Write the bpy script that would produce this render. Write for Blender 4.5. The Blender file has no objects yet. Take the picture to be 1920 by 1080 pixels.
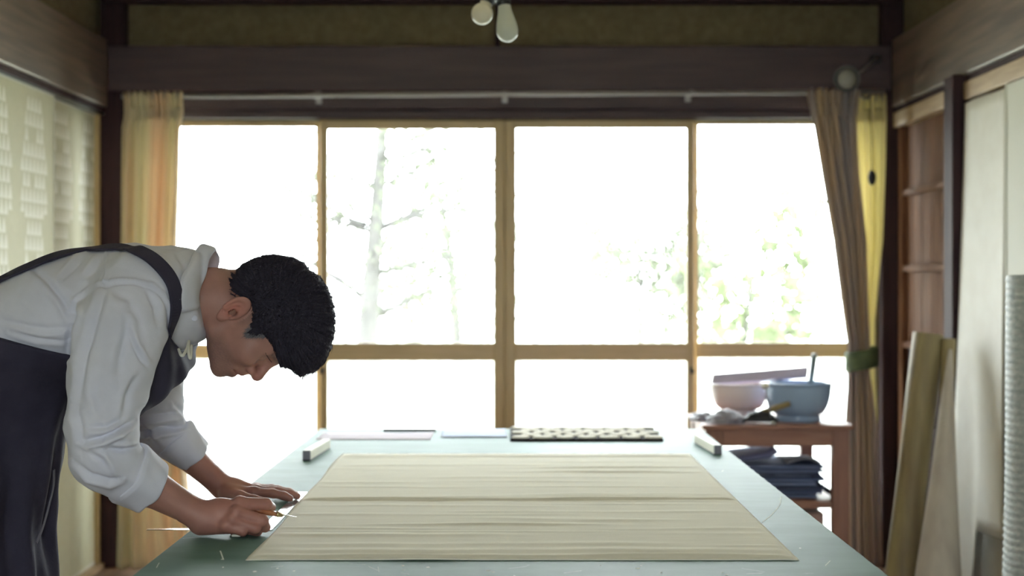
import bpy, bmesh, math, random
import numpy as np
from mathutils import Vector, Matrix

random.seed(7)
rng = np.random.default_rng(7)
C = bpy.context.scene.collection
SC = bpy.context.scene
PI = math.pi

# ------------------------------------------------------------------ camera
EYE = 1.155
FPX = 3000.0
VPX, VPY = 957.0, 525.0
cam_d = bpy.data.cameras.new('camera')
cam = bpy.data.objects.new('camera', cam_d)
C.objects.link(cam)
cam.location = (0, 0, EYE)
cam.rotation_euler = (PI / 2, 0, 0)
cam_d.sensor_width = 36.0
cam_d.lens = FPX / 1920 * 36
cam_d.shift_x = 3 / 1920
cam_d.shift_y = -15 / 1920
cam_d.clip_start = 0.05
cam_d.clip_end = 200
cam_d.dof.use_dof = True
cam_d.dof.focus_distance = 2.93
cam_d.dof.aperture_fstop = 3.6
SC.camera = cam

# ------------------------------------------------------------------ world, light, exposure
SKY = 30.0
w = bpy.data.worlds.new('overcast_sky')
SC.world = w
w.use_nodes = True
nt = w.node_tree
bg = nt.nodes['Background']
tc = nt.nodes.new('ShaderNodeTexCoord')
sep = nt.nodes.new('ShaderNodeSeparateXYZ')
rmp = nt.nodes.new('ShaderNodeValToRGB')
rmp.color_ramp.elements[0].position = 0.0
rmp.color_ramp.elements[0].color = (0.93, 0.97, 1.0, 1)
rmp.color_ramp.elements[1].position = 0.9
rmp.color_ramp.elements[1].color = (0.88, 0.95, 1.0, 1)
nt.links.new(tc.outputs['Generated'], sep.inputs[0])
nt.links.new(sep.outputs['Z'], rmp.inputs[0])
nt.links.new(rmp.outputs[0], bg.inputs['Color'])
bg.inputs['Strength'].default_value = SKY

def portal(name, loc, rot, sx, sy):
    ld = bpy.data.lights.new(name, 'AREA')
    ld.shape = 'RECTANGLE'
    ld.size = sx
    ld.size_y = sy
    ld.cycles.is_portal = True
    lo = bpy.data.objects.new(name, ld)
    lo.location = loc
    lo.rotation_euler = rot
    C.objects.link(lo)

portal('sky_portal', (-0.03, 6.68, 0.9), (-PI / 2, 0, 0), 3.2, 1.9)
portal('sky_portal', (0.0, -1.70, 1.15), (PI / 2, 0, 0), 1.0, 1.7)

vs = SC.view_settings
vs.view_transform = 'Standard'
vs.look = 'None'
vs.exposure = 0.0
vs.gamma = 1.0
vs.use_curve_mapping = False
SC.cycles.max_bounces = 10
SC.cycles.diffuse_bounces = 5
SC.cycles.transparent_max_bounces = 12
SC.cycles.caustics_reflective = False
SC.cycles.caustics_refractive = False
SC.cycles.sample_clamp_indirect = 6.0

# ------------------------------------------------------------------ helpers
def W(px, py, d):
    return np.array([(px - VPX) * d / FPX, d, EYE - (py - VPY) * d / FPX])

def srgb(r, g, b):
    def c(v):
        v /= 255.0
        return v / 12.92 if v <= 0.04045 else ((v + 0.055) / 1.055) ** 2.4
    return (c(r), c(g), c(b), 1.0)

def tag(o, label=None, cat=None, group=None, kind=None):
    if label: o['label'] = label
    if cat: o['category'] = cat
    if group: o['group'] = group
    if kind: o['kind'] = kind
    return o

def setpar(o, parent):
    if parent is not None:
        o.parent = parent
        if parent.type == 'EMPTY':
            o.matrix_parent_inverse = Matrix.Translation(parent.location).inverted()

def link(name, me, mat, parent=None, smooth=False):
    o = bpy.data.objects.new(name, me)
    C.objects.link(o)
    if mat is not None:
        me.materials.append(mat)
    setpar(o, parent)
    if smooth and len(me.polygons):
        me.polygons.foreach_set('use_smooth', [True] * len(me.polygons))
    return o

def mk(name, v, f, mat, parent=None, smooth=False):
    me = bpy.data.meshes.new(name)
    me.from_pydata([tuple(map(float, p)) for p in v], [], [tuple(int(i) for i in q) for q in f])
    me.update()
    return link(name, me, mat, parent, smooth)

def mkfast(name, v, q, mat, parent=None, smooth=True):
    """quads (N,4) numpy arrays -> mesh"""
    me = bpy.data.meshes.new(name)
    nv, nq = len(v), len(q)
    me.vertices.add(nv)
    me.vertices.foreach_set('co', np.ascontiguousarray(v, dtype=np.float32).ravel())
    me.loops.add(nq * 4)
    me.loops.foreach_set('vertex_index', np.ascontiguousarray(q, dtype=np.int32).ravel())
    me.polygons.add(nq)
    me.polygons.foreach_set('loop_start', np.arange(0, nq * 4, 4, dtype=np.int32))
    me.polygons.foreach_set('loop_total', np.full(nq, 4, dtype=np.int32))
    me.update(calc_edges=True)
    me.validate()
    return link(name, me, mat, parent, smooth)

def empty(name, loc, label=None, cat=None, group=None, kind=None):
    o = bpy.data.objects.new(name, None)
    o.location = loc
    o.empty_display_size = 0.05
    C.objects.link(o)
    tag(o, label, cat, group, kind)
    return o

class MB:
    """collects shapes, builds ONE mesh"""
    def __init__(s):
        s.v = []; s.f = []
    def add(s, v, f):
        b = len(s.v)
        s.v += [tuple(map(float, p)) for p in v]
        s.f += [tuple(b + int(i) for i in q) for q in f]
        return s
    def box(s, x0, x1, y0, y1, z0, z1, bev=0.0, M=None):
        bm = bmesh.new()
        bmesh.ops.create_cube(bm, size=1)
        for q in bm.verts:
            q.co = Vector(((x0 + x1) / 2 + q.co.x * (x1 - x0), (y0 + y1) / 2 + q.co.y * (y1 - y0), (z0 + z1) / 2 + q.co.z * (z1 - z0)))
        if bev > 0:
            bmesh.ops.bevel(bm, geom=list(bm.edges), offset=bev, segments=2, affect='EDGES', profile=0.5)
        bm.verts.index_update()
        vv = [(M @ q.co if M is not None else q.co.copy()) for q in bm.verts]
        ff = [[q.index for q in p.verts] for p in bm.faces]
        bm.free()
        return s.add(vv, ff)
    def tube(s, pts, rad, n=14, caps=True, flat=1.0, up=None):
        pts = [np.array(p, float) for p in pts]
        m = len(pts)
        if not hasattr(rad, '__len__'): rad = [rad] * m
        v = []; f = []
        prev = None
        for i in range(m):
            t = pts[min(i + 1, m - 1)] - pts[max(i - 1, 0)]
            t /= np.linalg.norm(t) + 1e-12
            if prev is None:
                a = np.array(up if up is not None else ((0, 0, 1) if abs(t[2]) < 0.9 else (1, 0, 0)), float)
            else:
                a = prev
            a = a - t * a.dot(t); a /= np.linalg.norm(a) + 1e-12
            b = np.cross(t, a); prev = a
            for k in range(n):
                th = 2 * PI * k / n
                v.append(pts[i] + rad[i] * (a * math.cos(th) * flat + b * math.sin(th)))
        for i in range(m - 1):
            for k in range(n):
                f.append((i * n + k, i * n + (k + 1) % n, (i + 1) * n + (k + 1) % n, (i + 1) * n + k))
        if caps:
            f.append(tuple(range(n - 1, -1, -1)))
            f.append(tuple((m - 1) * n + k for k in range(n)))
        return s.add(v, f)
    def lathe(s, prof, n=32, M=None, close=False):
        v = []; f = []
        for (r, z) in prof:
            for k in range(n):
                th = 2 * PI * k / n
                p = Vector((r * math.cos(th), r * math.sin(th), z))
                v.append(M @ p if M is not None else p)
        m = len(prof)
        for i in range(m - 1):
            for k in range(n):
                f.append((i * n + k, i * n + (k + 1) % n, (i + 1) * n + (k + 1) % n, (i + 1) * n + k))
        if close:
            f.append(tuple(range(n - 1, -1, -1)))
            f.append(tuple((m - 1) * n + k for k in range(n)))
        return s.add(v, f)
    def grid(s, fn, nu, nv, wrap=False):
        v = [fn(i / nu, j / nv) for j in range(nv + 1) for i in range(nu + 1)]
        f = [(j * (nu + 1) + i, j * (nu + 1) + i + 1, (j + 1) * (nu + 1) + i + 1, (j + 1) * (nu + 1) + i) for j in range(nv) for i in range(nu)]
        return s.add(v, f)
    def build(s, name, mat, parent=None, smooth=False, auto=None):
        o = mk(name, s.v, s.f, mat, parent, smooth)
        return o

def boxo(name, x0, x1, y0, y1, z0, z1, mat, parent=None, bev=0.003, M=None):
    o = MB().box(x0, x1, y0, y1, z0, z1, bev, M).build(name, mat, parent)
    return o

def solidify(o, t, offset=0.0):
    m = o.modifiers.new('thickness', 'SOLIDIFY')
    m.thickness = t
    m.offset = offset
    return o

# ------------------------------------------------------------------ materials
def mat(name, col, rough=0.6, col2=None, scale=8.0, stretch=(1, 1, 1), detail=5.0, bump=0.0, bscale=None, spec=0.5,
        metal=0.0, lo=0.35, hi=0.65, trans=0.0, bstretch=None, sheen=0.0):
    m = bpy.data.materials.new(name)
    m.use_nodes = True
    n = m.node_tree.nodes; L = m.node_tree.links
    b = n['Principled BSDF']
    b.inputs['Base Color'].default_value = col
    b.inputs['Roughness'].default_value = rough
    b.inputs['Metallic'].default_value = metal
    b.inputs['Specular IOR Level'].default_value = spec
    if sheen:
        b.inputs['Sheen Weight'].default_value = sheen
    t = n.new('ShaderNodeTexCoord')
    if col2 is not None:
        mp = n.new('ShaderNodeMapping'); mp.inputs['Scale'].default_value = stretch
        no = n.new('ShaderNodeTexNoise'); no.inputs['Scale'].default_value = scale; no.inputs['Detail'].default_value = detail
        r = n.new('ShaderNodeValToRGB')
        r.color_ramp.elements[0].position = lo; r.color_ramp.elements[0].color = col
        r.color_ramp.elements[1].position = hi; r.color_ramp.elements[1].color = col2
        L.new(t.outputs['Object'], mp.inputs[0]); L.new(mp.outputs[0], no.inputs['Vector'])
        L.new(no.outputs['Fac'], r.inputs[0]); L.new(r.outputs[0], b.inputs['Base Color'])
    if bump > 0:
        mp2 = n.new('ShaderNodeMapping'); mp2.inputs['Scale'].default_value = bstretch or stretch
        no2 = n.new('ShaderNodeTexNoise'); no2.inputs['Scale'].default_value = bscale or scale * 3; no2.inputs['Detail'].default_value = 4
        bp = n.new('ShaderNodeBump'); bp.inputs['Strength'].default_value = bump; bp.inputs['Distance'].default_value = 0.004
        L.new(t.outputs['Object'], mp2.inputs[0]); L.new(mp2.outputs[0], no2.inputs['Vector'])
        L.new(no2.outputs['Fac'], bp.inputs['Height']); L.new(bp.outputs[0], b.inputs['Normal'])
    if trans > 0:
        tr = n.new('ShaderNodeBsdfTranslucent')
        mx = n.new('ShaderNodeMixShader'); mx.inputs[0].default_value = trans
        out = n['Material Output']
        tr.inputs['Color'].default_value = col
        if col2 is not None:
            L.new(r.outputs[0], tr.inputs['Color'])
        L.new(b.outputs[0], mx.inputs[1]); L.new(tr.outputs[0], mx.inputs[2]); L.new(mx.outputs[0], out.inputs['Surface'])
    return m

M_ = {}
M_['dark_wood'] = mat('dark_wood', srgb(54, 40, 47), 0.55, srgb(65, 49, 54), 3, (1, 1, 14), bump=0.12)
M_['dark_wood_y'] = mat('dark_wood_lengthwise', srgb(78, 65, 58), 0.45, srgb(106, 90, 78), 3, (6, 0.7, 14), bump=0.12)
M_['post_wood'] = mat('post_wood', srgb(48, 36, 41), 0.6, srgb(60, 46, 48), 4, (12, 12, 0.8), bump=0.1, spec=0.05)
M_['plaster'] = mat('ochre_plaster', srgb(98, 90, 70), 0.95, srgb(110, 101, 80), 30, bump=0.2, bscale=220, spec=0.2)
M_['sash'] = mat('sash_wood', srgb(176, 154, 114), 0.42, srgb(188, 168, 128), 4, (14, 14, 1.0), bump=0.06)
M_['sash_h'] = mat('sash_wood_level', srgb(184, 162, 124), 0.42, srgb(196, 174, 138), 4, (1.0, 14, 14), bump=0.06)
M_['kamoi'] = mat('lintel_wood', srgb(150, 126, 98), 0.5, srgb(172, 148, 116), 4, (14, 1, 14), bump=0.06)
M_['board'] = mat('board_wood', srgb(90, 62, 46), 0.6, srgb(112, 80, 60), 5, (8, 8, 0.8), bump=0.08, spec=0.04)
M_['floor'] = mat('floor_wood', srgb(92, 72, 58), 0.4, srgb(120, 94, 74), 3, (10, 1, 10), bump=0.06)
M_['ceiling'] = mat('ceiling_board', srgb(222, 208, 182), 0.7, srgb(232, 218, 192), 3, (10, 1, 10))
M_['fusuma_l'] = mat('green_paper', srgb(193, 192, 167), 0.85, srgb(198, 197, 173), 40, spec=0.25)
M_['print'] = mat('white_print', srgb(238, 238, 226), 0.85, spec=0.2)
M_['fusuma_r'] = mat('white_paper', srgb(228, 226, 218), 0.8, srgb(234, 233, 226), 12, spec=0.25)
M_['paper2'] = mat('grey_white_paper', srgb(214, 214, 204), 0.8, spec=0.25)
M_['black_lacquer'] = mat('black_lacquer', srgb(26, 24, 28), 0.3)
M_['black'] = mat('matte_black', srgb(30, 30, 36), 0.6)
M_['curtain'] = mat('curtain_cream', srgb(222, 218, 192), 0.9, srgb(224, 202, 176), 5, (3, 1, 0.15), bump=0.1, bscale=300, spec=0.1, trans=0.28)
M_['curtain_shaded'] = mat('cream_curtain_shaded', srgb(152, 149, 156), 0.9, srgb(188, 166, 138), 5, (4, 1, 0.12), bump=0.1, bscale=300, spec=0.1, trans=0.2)  # cream fabric with its shade put into the grey colour
M_['curtain_lit'] = mat('cream_curtain_lit', srgb(232, 224, 178), 0.9, srgb(234, 226, 188), 5, (3, 1, 0.15), bump=0.1, bscale=300, spec=0.1, trans=0.45)  # same cream fabric, window light put into the yellow
M_['tie'] = mat('olive_band', srgb(68, 80, 50), 0.8, srgb(80, 92, 58), 30)
M_['rod'] = mat('rod_metal', srgb(170, 168, 172), 0.35, metal=0.6)
M_['lamp_grey'] = mat('lamp_grey', srgb(96, 98, 100), 0.4)
M_['lamp_face'] = mat('lamp_face', srgb(150, 152, 146), 0.4)
M_['steel'] = mat('steel', srgb(205, 205, 205), 0.16, metal=1.0)
M_['green_mat'] = mat('green_rubber_mat', srgb(86, 115, 109), 0.55, srgb(98, 127, 120), 5, (1, 3, 1), bump=0.12, bscale=90, spec=0.05)
M_['table_wood'] = mat('table_wood', srgb(150, 118, 86), 0.5, srgb(170, 136, 100), 4, (1, 10, 10))
M_['cloth'] = mat('undyed_cloth', srgb(240, 238, 226), 0.92, srgb(244, 242, 231), 14, (1, 5, 1), bump=0.10, bscale=500, spec=0.02, bstretch=(0.25, 1.6, 1))
M_['stand_wood'] = mat('stand_wood', srgb(136, 96, 82), 0.5, srgb(152, 110, 94), 4, (1.2, 12, 12), bump=0.06)
M_['stand_leg'] = mat('stand_leg_wood', srgb(130, 92, 80), 0.5, srgb(148, 106, 92), 4, (12, 12, 1.2), bump=0.06)
M_['bowl_w'] = mat('pinkish_glaze', srgb(232, 220, 220), 0.22)
M_['bowl_b'] = mat('blue_grey_glaze', srgb(148, 172, 204), 0.25)
M_['lilac'] = mat('lilac_board', srgb(188, 178, 204), 0.5)
M_['grey_steel'] = mat('grey_handle', srgb(120, 134, 140), 0.4)
M_['bag'] = mat('grey_plastic', srgb(136, 134, 150), 0.35, srgb(160, 160, 174), 14, trans=0.1)
M_['bulb'] = mat('frosted_bulb', srgb(226, 222, 206), 0.12, trans=0.2)
M_['bulb2'] = mat('frosted_grey_bulb', srgb(206, 210, 200), 0.12, trans=0.2)
M_['paper'] = mat('plain_paper', srgb(192, 202, 226), 0.8, spec=0.05)
M_['table_reflection'] = mat('lilac_reflection', srgb(206, 198, 208), 0.85, spec=0.04)
M_['cardboard'] = mat('pinkish_cardboard', srgb(186, 156, 148), 0.8, srgb(194, 164, 154), 10)
M_['roll'] = mat('tan_roll_paper', srgb(144, 130, 92), 0.6, srgb(118, 102, 74), 3, (8, 8, 0.8), bump=0.05)
M_['roll_in'] = mat('brown_roll_paper', srgb(120, 98, 70), 0.7)
M_['roll_g'] = mat('grey_fabric_roll', srgb(184, 176, 164), 0.75, srgb(170, 160, 150), 3, (8, 8, 0.5))
M_['bubble'] = mat('silver_bubble_wrap', srgb(158, 166, 164), 0.55, srgb(186, 190, 186), 60, (1, 1, 1.5), bump=0.3, bscale=130, spec=0.2)
M_['garden'] = mat('pale_gravel', srgb(206, 206, 190), 0.95, srgb(222, 224, 204), 6)
M_['bark'] = mat('grey_bark', srgb(56, 55, 54), 0.9, srgb(64, 62, 61), 10)
M_['leaf'] = mat('pale_leaf', srgb(66, 70, 58), 0.7, srgb(76, 80, 66), 2, trans=0.35)
M_['leaf3'] = mat('faint_leaf', srgb(78, 82, 68), 0.7, srgb(88, 92, 78), 2, trans=0.35)
M_['leaf2'] = mat('yellow_green_leaf', srgb(70, 78, 54), 0.7, srgb(80, 88, 62), 2, trans=0.35)
M_['shirt'] = mat('grey_white_cotton', srgb(208, 210, 222), 0.9, srgb(215, 217, 229), 20, bump=0.2, bscale=900, spec=0.15, sheen=0.1)
M_['apron'] = mat('navy_black_apron', srgb(50, 48, 63), 0.85, srgb(56, 54, 69), 20, bump=0.15, bscale=350, spec=0.2)
M_['tie_grey'] = mat('greyish_tie', srgb(96, 94, 104), 0.85)
M_['trousers'] = mat('dark_trousers', srgb(40, 40, 50), 0.9)
M_['shoe'] = mat('black_slipper', srgb(28, 26, 28), 0.6)
M_['hair'] = mat('black_hair', srgb(46, 43, 54), 0.7, srgb(52, 49, 59), 30, (1, 1, 1), spec=0.08)
M_['grey_hair'] = mat('greying_hair', srgb(92, 88, 92), 0.6)
M_['lash'] = mat('dark_lash', srgb(40, 30, 30), 0.7)
M_['string'] = mat('off_white_string', srgb(222, 220, 206), 0.9)
M_['awl_wood'] = mat('reddish_awl_wood', srgb(140, 84, 56), 0.4, srgb(164, 104, 70), 30, (1, 6, 6))
M_['brass'] = mat('dull_brass', srgb(170, 150, 110), 0.35, metal=0.9)
M_['mark'] = mat('chalky_scratch', srgb(226, 234, 226), 0.8)
M_['bar_wood'] = mat('pale_bar_wood', srgb(206, 204, 182), 0.6, srgb(216, 214, 194), 8, (10, 1, 10))
M_['bar_end'] = mat('dark_bar_end', srgb(126, 126, 140), 0.7)
M_['pad'] = mat('cream_pad', srgb(238, 235, 225), 0.9, spec=0.02)
M_['stencil'] = mat('dark_stencil_board', srgb(36, 28, 30), 0.9, spec=0.02)

def skin_material():
    m = bpy.data.materials.new('skin')
    m.use_nodes = True
    n = m.node_tree.nodes; L = m.node_tree.links
    b = n['Principled BSDF']
    b.inputs['Roughness'].default_value = 0.5
    b.inputs['Specular IOR Level'].default_value = 0.4
    b.inputs['Subsurface Weight'].default_value = 0.08
    b.inputs['Subsurface Radius'].default_value = (0.01, 0.004, 0.002)
    t = n.new('ShaderNodeTexCoord')
    no = n.new('ShaderNodeTexNoise'); no.inputs['Scale'].default_value = 28; no.inputs['Detail'].default_value = 4
    r = n.new('ShaderNodeValToRGB')
    r.color_ramp.elements[0].position = 0.3; r.color_ramp.elements[0].color = srgb(150, 110, 99)
    r.color_ramp.elements[1].position = 0.7; r.color_ramp.elements[1].color = srgb(165, 122, 109)
    L.new(t.outputs['Object'], no.inputs['Vector']); L.new(no.outputs['Fac'], r.inputs[0])
    at = n.new('ShaderNodeVertexColor'); at.layer_name = 'tone'
    mul = n.new('ShaderNodeMix'); mul.data_type = 'RGBA'; mul.blend_type = 'MULTIPLY'; mul.inputs[0].default_value = 1.0
    L.new(r.outputs[0], mul.inputs[6]); L.new(at.outputs['Color'], mul.inputs[7]); L.new(mul.outputs[2], b.inputs['Base Color'])
    bn = n.new('ShaderNodeTexNoise'); bn.inputs['Scale'].default_value = 260; bn.inputs['Detail'].default_value = 3
    bp = n.new('ShaderNodeBump'); bp.inputs['Strength'].default_value = 0.12; bp.inputs['Distance'].default_value = 0.002
    L.new(t.outputs['Object'], bn.inputs['Vector']); L.new(bn.outputs['Fac'], bp.inputs['Height']); L.new(bp.outputs[0], b.inputs['Normal'])
    return m
M_['skin'] = skin_material()
M_['nail'] = mat('fingernail', srgb(206, 160, 142), 0.3)

def glass_material(name, frost):
    m = bpy.data.materials.new(name)
    m.use_nodes = True
    n = m.node_tree.nodes; L = m.node_tree.links
    out = n['Material Output']
    n.remove(n['Principled BSDF'])
    tr = n.new('ShaderNodeBsdfTransparent'); tr.inputs[0].default_value = (0.97, 0.985, 0.975, 1)
    gl = n.new('ShaderNodeBsdfGlossy'); gl.inputs['Roughness'].default_value = 0.02
    fr = n.new('ShaderNodeFresnel'); fr.inputs[0].default_value = 1.45
    mx = n.new('ShaderNodeMixShader')
    L.new(fr.outputs[0], mx.inputs[0]); L.new(gl.outputs[0], mx.inputs[2])
    if frost:
        tl = n.new('ShaderNodeBsdfTranslucent'); tl.inputs[0].default_value = (0.96, 0.97, 0.96, 1)
        m2 = n.new('ShaderNodeMixShader'); m2.inputs[0].default_value = 0.7
        L.new(tr.outputs[0], m2.inputs[1]); L.new(tl.outputs[0], m2.inputs[2]); L.new(m2.outputs[0], mx.inputs[1])
    else:
        L.new(tr.outputs[0], mx.inputs[1])
    L.new(mx.outputs[0], out.inputs[0])
    return m
M_['glass'] = glass_material('clear_glass', False)
M_['frost'] = glass_material('frosted_glass', True)

# ================================================================== SETTING
D = 6.45
XL, XR = -1.617, 1.53
YB = -1.6            # rear wall
ZC = 2.36

# floor of planks
fl = boxo('floor', XL - 0.25, XR + 0.25, YB - 0.12, D + 0.16, -0.12, -0.012, M_['floor'], bev=0)
tag(fl, kind='structure')
npl = 22
for i in range(npl):
    x0 = XL - 0.1 + i * (XR - XL + 0.2) / npl
    boxo('plank', x0 + 0.001, x0 + (XR - XL + 0.2) / npl - 0.001, YB, D + 0.02, -0.012, 0.0, M_['floor'], fl, bev=0.001)
ce = boxo('ceiling', XL - 0.25, XR + 0.25, YB - 0.12, D + 0.2, ZC, ZC + 0.05, M_['ceiling'], bev=0)
tag(ce, kind='structure')

# far wall : plaster band above the lintel, side strips, sill
wf = MB()
wf.box(XL - 0.2, XR + 0.2, D + 0.03, D + 0.16, 1.80, ZC, 0)
wf.box(XL - 0.2, -1.56, D + 0.03, D + 0.16, -0.1, 1.81, 0)
wf.box(1.48, XR + 0.2, D + 0.03, D + 0.16, -0.1, 1.81, 0)
tag(wf.build('wall_far', M_['plaster']), kind='structure')

def trim(i, x0, x1, y0, y1, z0, z1, m, bev=0.006):
    return tag(boxo('trim_%d' % i, x0, x1, y0, y1, z0, z1, M_[m], bev=bev), kind='structure')
trim(1, XL, XR, D - 0.035, D + 0.03, 1.914, 2.095, 'dark_wood')            # far nageshi beam
trim(2, XL, XR, D - 0.012, D + 0.03, 1.842, 1.914, 'dark_wood')            # head board under it
trim(3, XL, XR, D + 0.004, D + 0.06, 1.807, 1.842, 'dark_wood')            # grooved lintel
trim(4, XL, XR, D - 0.05, D + 0.03, 2.267, ZC, 'post_wood')                # top beam
trim(5, -0.062, -0.042, D + 0.005, D + 0.03, 2.095, 2.267, 'post_wood', 0.002)  # strut in plaster
trim(6, XL - 0.03, -1.548, D - 0.03, D + 0.1, 0, ZC, 'post_wood')          # corner posts
trim(7, 1.49, XR + 0.05, D - 0.03, D + 0.1, 0, ZC, 'post_wood')
trim(8, -1.56, 1.49, D - 0.01, D + 0.14, 0.0, 0.035, 'sash_h')             # sill

# left and right walls: upper plaster, nageshi beams
for sgn, X, nm in ((-1, XL, 'left'), (1, XR, 'right')):
    b = MB()
    o = sgn * 0.05
    xs = sorted((X + o, X + o + sgn * 0.12))
    b.box(xs[0], xs[1], YB, D + 0.1, 1.82, ZC, 0)
    xs2 = sorted((X + sgn * 0.12, X + sgn * 0.17))
    b.box(xs2[0], xs2[1], YB, D + 0.1, -0.1, 1.83, 0)
    tag(b.build('wall_' + nm, M_['plaster']), kind='structure')
    xs = sorted((X, X + sgn * 0.09))
    trim(9 if sgn < 0 else 10, xs[0], xs[1], YB, D - 0.03, 1.848, 2.118, 'dark_wood_y')
    xs = sorted((X + sgn * 0.012, X + sgn * 0.12))
    trim(11 if sgn < 0 else 12, xs[0], xs[1], YB, D - 0.03, 1.825, 1.848, 'post_wood', 0.002)
    # top plate under the ceiling
    xs = sorted((X + sgn * 0.0, X + sgn * 0.08))
    trim(13 if sgn < 0 else 14, xs[0], xs[1], YB, D - 0.03, 2.30, ZC, 'post_wood')
    # threshold rail on the floor
    xs = sorted((X + sgn * 0.012, X + sgn * 0.12))
    trim(15 if sgn < 0 else 16, xs[0], xs[1], YB, D - 0.03, 0.0, 0.02, 'kamoi', 0.002)
trim(17, XR + 0.006, XR + 0.1, YB, D - 0.03, 1.765, 1.825, 'kamoi', 0.003)      # light lintel right
trim(18, XL - 0.1, XL - 0.012, 5.0, 5.001 + 1.42, 1.817, 1.826, 'black_lacquer', 0.001)

# right post between board section and sliding panels
trim(19, 1.497, 1.62, 5.42, 5.53, 0.0, 1.85, 'post_wood', 0.004)

RW_ = 0.42
# rear wall with a wide opening (behind the camera) and glazed sashes
b = MB()
b.box(XL - 0.2, -RW_, YB - 0.1, YB, -0.1, ZC, 0)
b.box(RW_, XR + 0.2, YB - 0.1, YB, -0.1, ZC, 0)
b.box(-RW_, RW_, YB - 0.1, YB, 1.98, ZC, 0)
b.box(-RW_, RW_, YB - 0.1, YB, -0.1, 0.3, 0)
tag(b.build('wall_rear', M_['plaster']), kind='structure')
w2 = empty('window_2', (0, YB - 0.05, 0.3), kind='structure')
for i in range(2):
    x0 = -RW_ + i * RW_; x1 = x0 + RW_
    s = MB()
    s.box(x0, x0 + .04, YB - .07, YB - .04, .3, 1.98, .003).box(x1 - .04, x1, YB - .07, YB - .04, .3, 1.98, .003)
    s.box(x0 + .04, x1 - .04, YB - .07, YB - .04, .3, .35, .003).box(x0 + .04, x1 - .04, YB - .07, YB - .04, 1.94, 1.98, .003)
    so = s.build('sash', M_['sash'], w2)
    boxo('pane', x0 + .035, x1 - .035, YB - .058, YB - .054, .34, 1.95, M_['glass'], so, bev=0)

# ---- window wall sashes
w1 = empty('window_1', (0, D + 0.08, 0.035), kind='structure')
ZS0, ZS1 = 0.035, 1.808
def sash(xa, xb, y, stl, str_, top, rail0, rail1):
    """xa..xb outer extents; stl/str_ stile widths"""
    s = MB()
    t = 0.03
    s.box(xa, xa + stl, y, y + t, ZS0, ZS1, .004)
    s.box(xb - str_, xb, y, y + t, ZS0, ZS1, .004)
    so = s.build('sash', M_['sash'], w1)
    for nm, z0, z1 in (('top_rail', top, ZS1 - .002), ('middle_rail', rail0, rail1), ('bottom_rail', ZS0 + .002, ZS0 + .085)):
        boxo(nm, xa + stl, xb - str_, y + .002, y + t - .002, z0, z1, M_['sash_h'], so, bev=.003)
    boxo('pane', xa + stl - .004, xb - str_ + .004, y + .012, y + .016, rail1 - .004, top + .004, M_['glass'], so, bev=0)
    boxo('pane', xa + stl - .004, xb - str_ + .004, y + .012, y + .016, ZS0 + .08, rail0 + .004, M_['frost'], so, bev=0)
    return so
r0, r1 = 0.827, 0.900
def zx(px, d=D + 0.04): return (px - VPX) * d / FPX
# outer (left, right) sashes on outer track; inner two on inner track
sash(-1.56, zx(603), D + 0.075, .06, .028, 1.780, .833, .893)
s2 = sash(zx(600, D + .03), zx(946), D + 0.03, .031, .044, 1.766, r0, r1)
s3 = sash(zx(947), zx(1302, D + .03), D + 0.03, .045, .031, 1.770, r0, r1)
sash(zx(1297, D + .09), 1.49, D + 0.075, .026, .06, 1.788, .838, .900)
boxo('meeting_strip', zx(946.5) - .008, zx(946.5) + .008, D + .058, D + .066, ZS0, ZS1, M_['sash'], s2, bev=.001)
for px in (604, 1297):
    h = MB().box(zx(px) - .008, zx(px) + .008, D + .018, D + .03, 0.775, 0.80, .003)
    h.build('catch', M_['black'], s2 if px < 900 else s3)

# ================================================================== LEFT SLIDING PANELS with triangle print
def tri_rows(y0, y1, ztop, zbot, x, sgn, col_off):
    """rows of small triangles stacked in tapering shapes, as a flat print"""
    v = []; f = []
    pitch = 0.044; rh = 0.052
    rows = [(4, 0), (5, 0), (5, 2), (6, 0), (7, 0), (6, 2), (7, 0), (7, 3)]
    colw = 9 * pitch
    nc = int((y1 - y0) / colw) + 3
    z = ztop - 0.03
    k = 0
    while z - rh > zbot + 0.02:
        n, kind = rows[k % len(rows)]
        for c in range(-1, nc):
            yc = y0 + col_off + c * colw
            for i in range(n):
                t = i - (n - 1) / 2
                if kind == 2 and abs(t + .5) < 0.6: continue
                h = rh * (0.92 if not (kind == 3 and abs(t) > n / 2 - 1) else 0.6)
                ya = yc + (t - .47) * pitch; yb_ = yc + (t + .47) * pitch; ym = yc + t * pitch
                if ya < y0 + .012 or yb_ > y1 - .012: continue
                i0 = len(v)
                v += [(x, ya, z - h), (x, yb_, z - h), (x, ym + .004, z), (x, ym - .004, z)]
                f.append((i0, i0 + 1, i0 + 2, i0 + 3))
        z -= rh * (1.0 if kind != 3 else 1.15)
        k += 1
    return v, f

def left_panel(num, y0, y1, x, off):
    d = empty('door_%d' % num, (x, (y0 + y1) / 2, 0.02), kind='structure')
    boxo('panel', x - .018, x, y0 + .006, y1 - .006, .03, 1.812, M_['fusuma_l'], d, bev=.001)
    fr = MB()
    fr.box(x - .02, x + .002, y0, y0 + .008, .02, 1.817, .001).box(x - .02, x + .002, y1 - .008, y1, .02, 1.817, .001)
    fr.box(x - .02, x + .002, y0 + .008, y1 - .008, .02, .032, .001).box(x - .02, x + .002, y0 + .008, y1 - .008, 1.809, 1.817, .001)
    fr.build('edge_frame', M_['paper2'], d)
    v, f = tri_rows(y0, y1, 1.81, .52, x + .0006, 1, off)
    tag(mk('printed_triangles', v, f, M_['print'], d), 'white printed triangles', kind='stuff')
left_panel(1, 4.86, 5.74, -1.636, 0.24)
left_panel(2, 5.70, 6.40, -1.662, 0.22)
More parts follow.
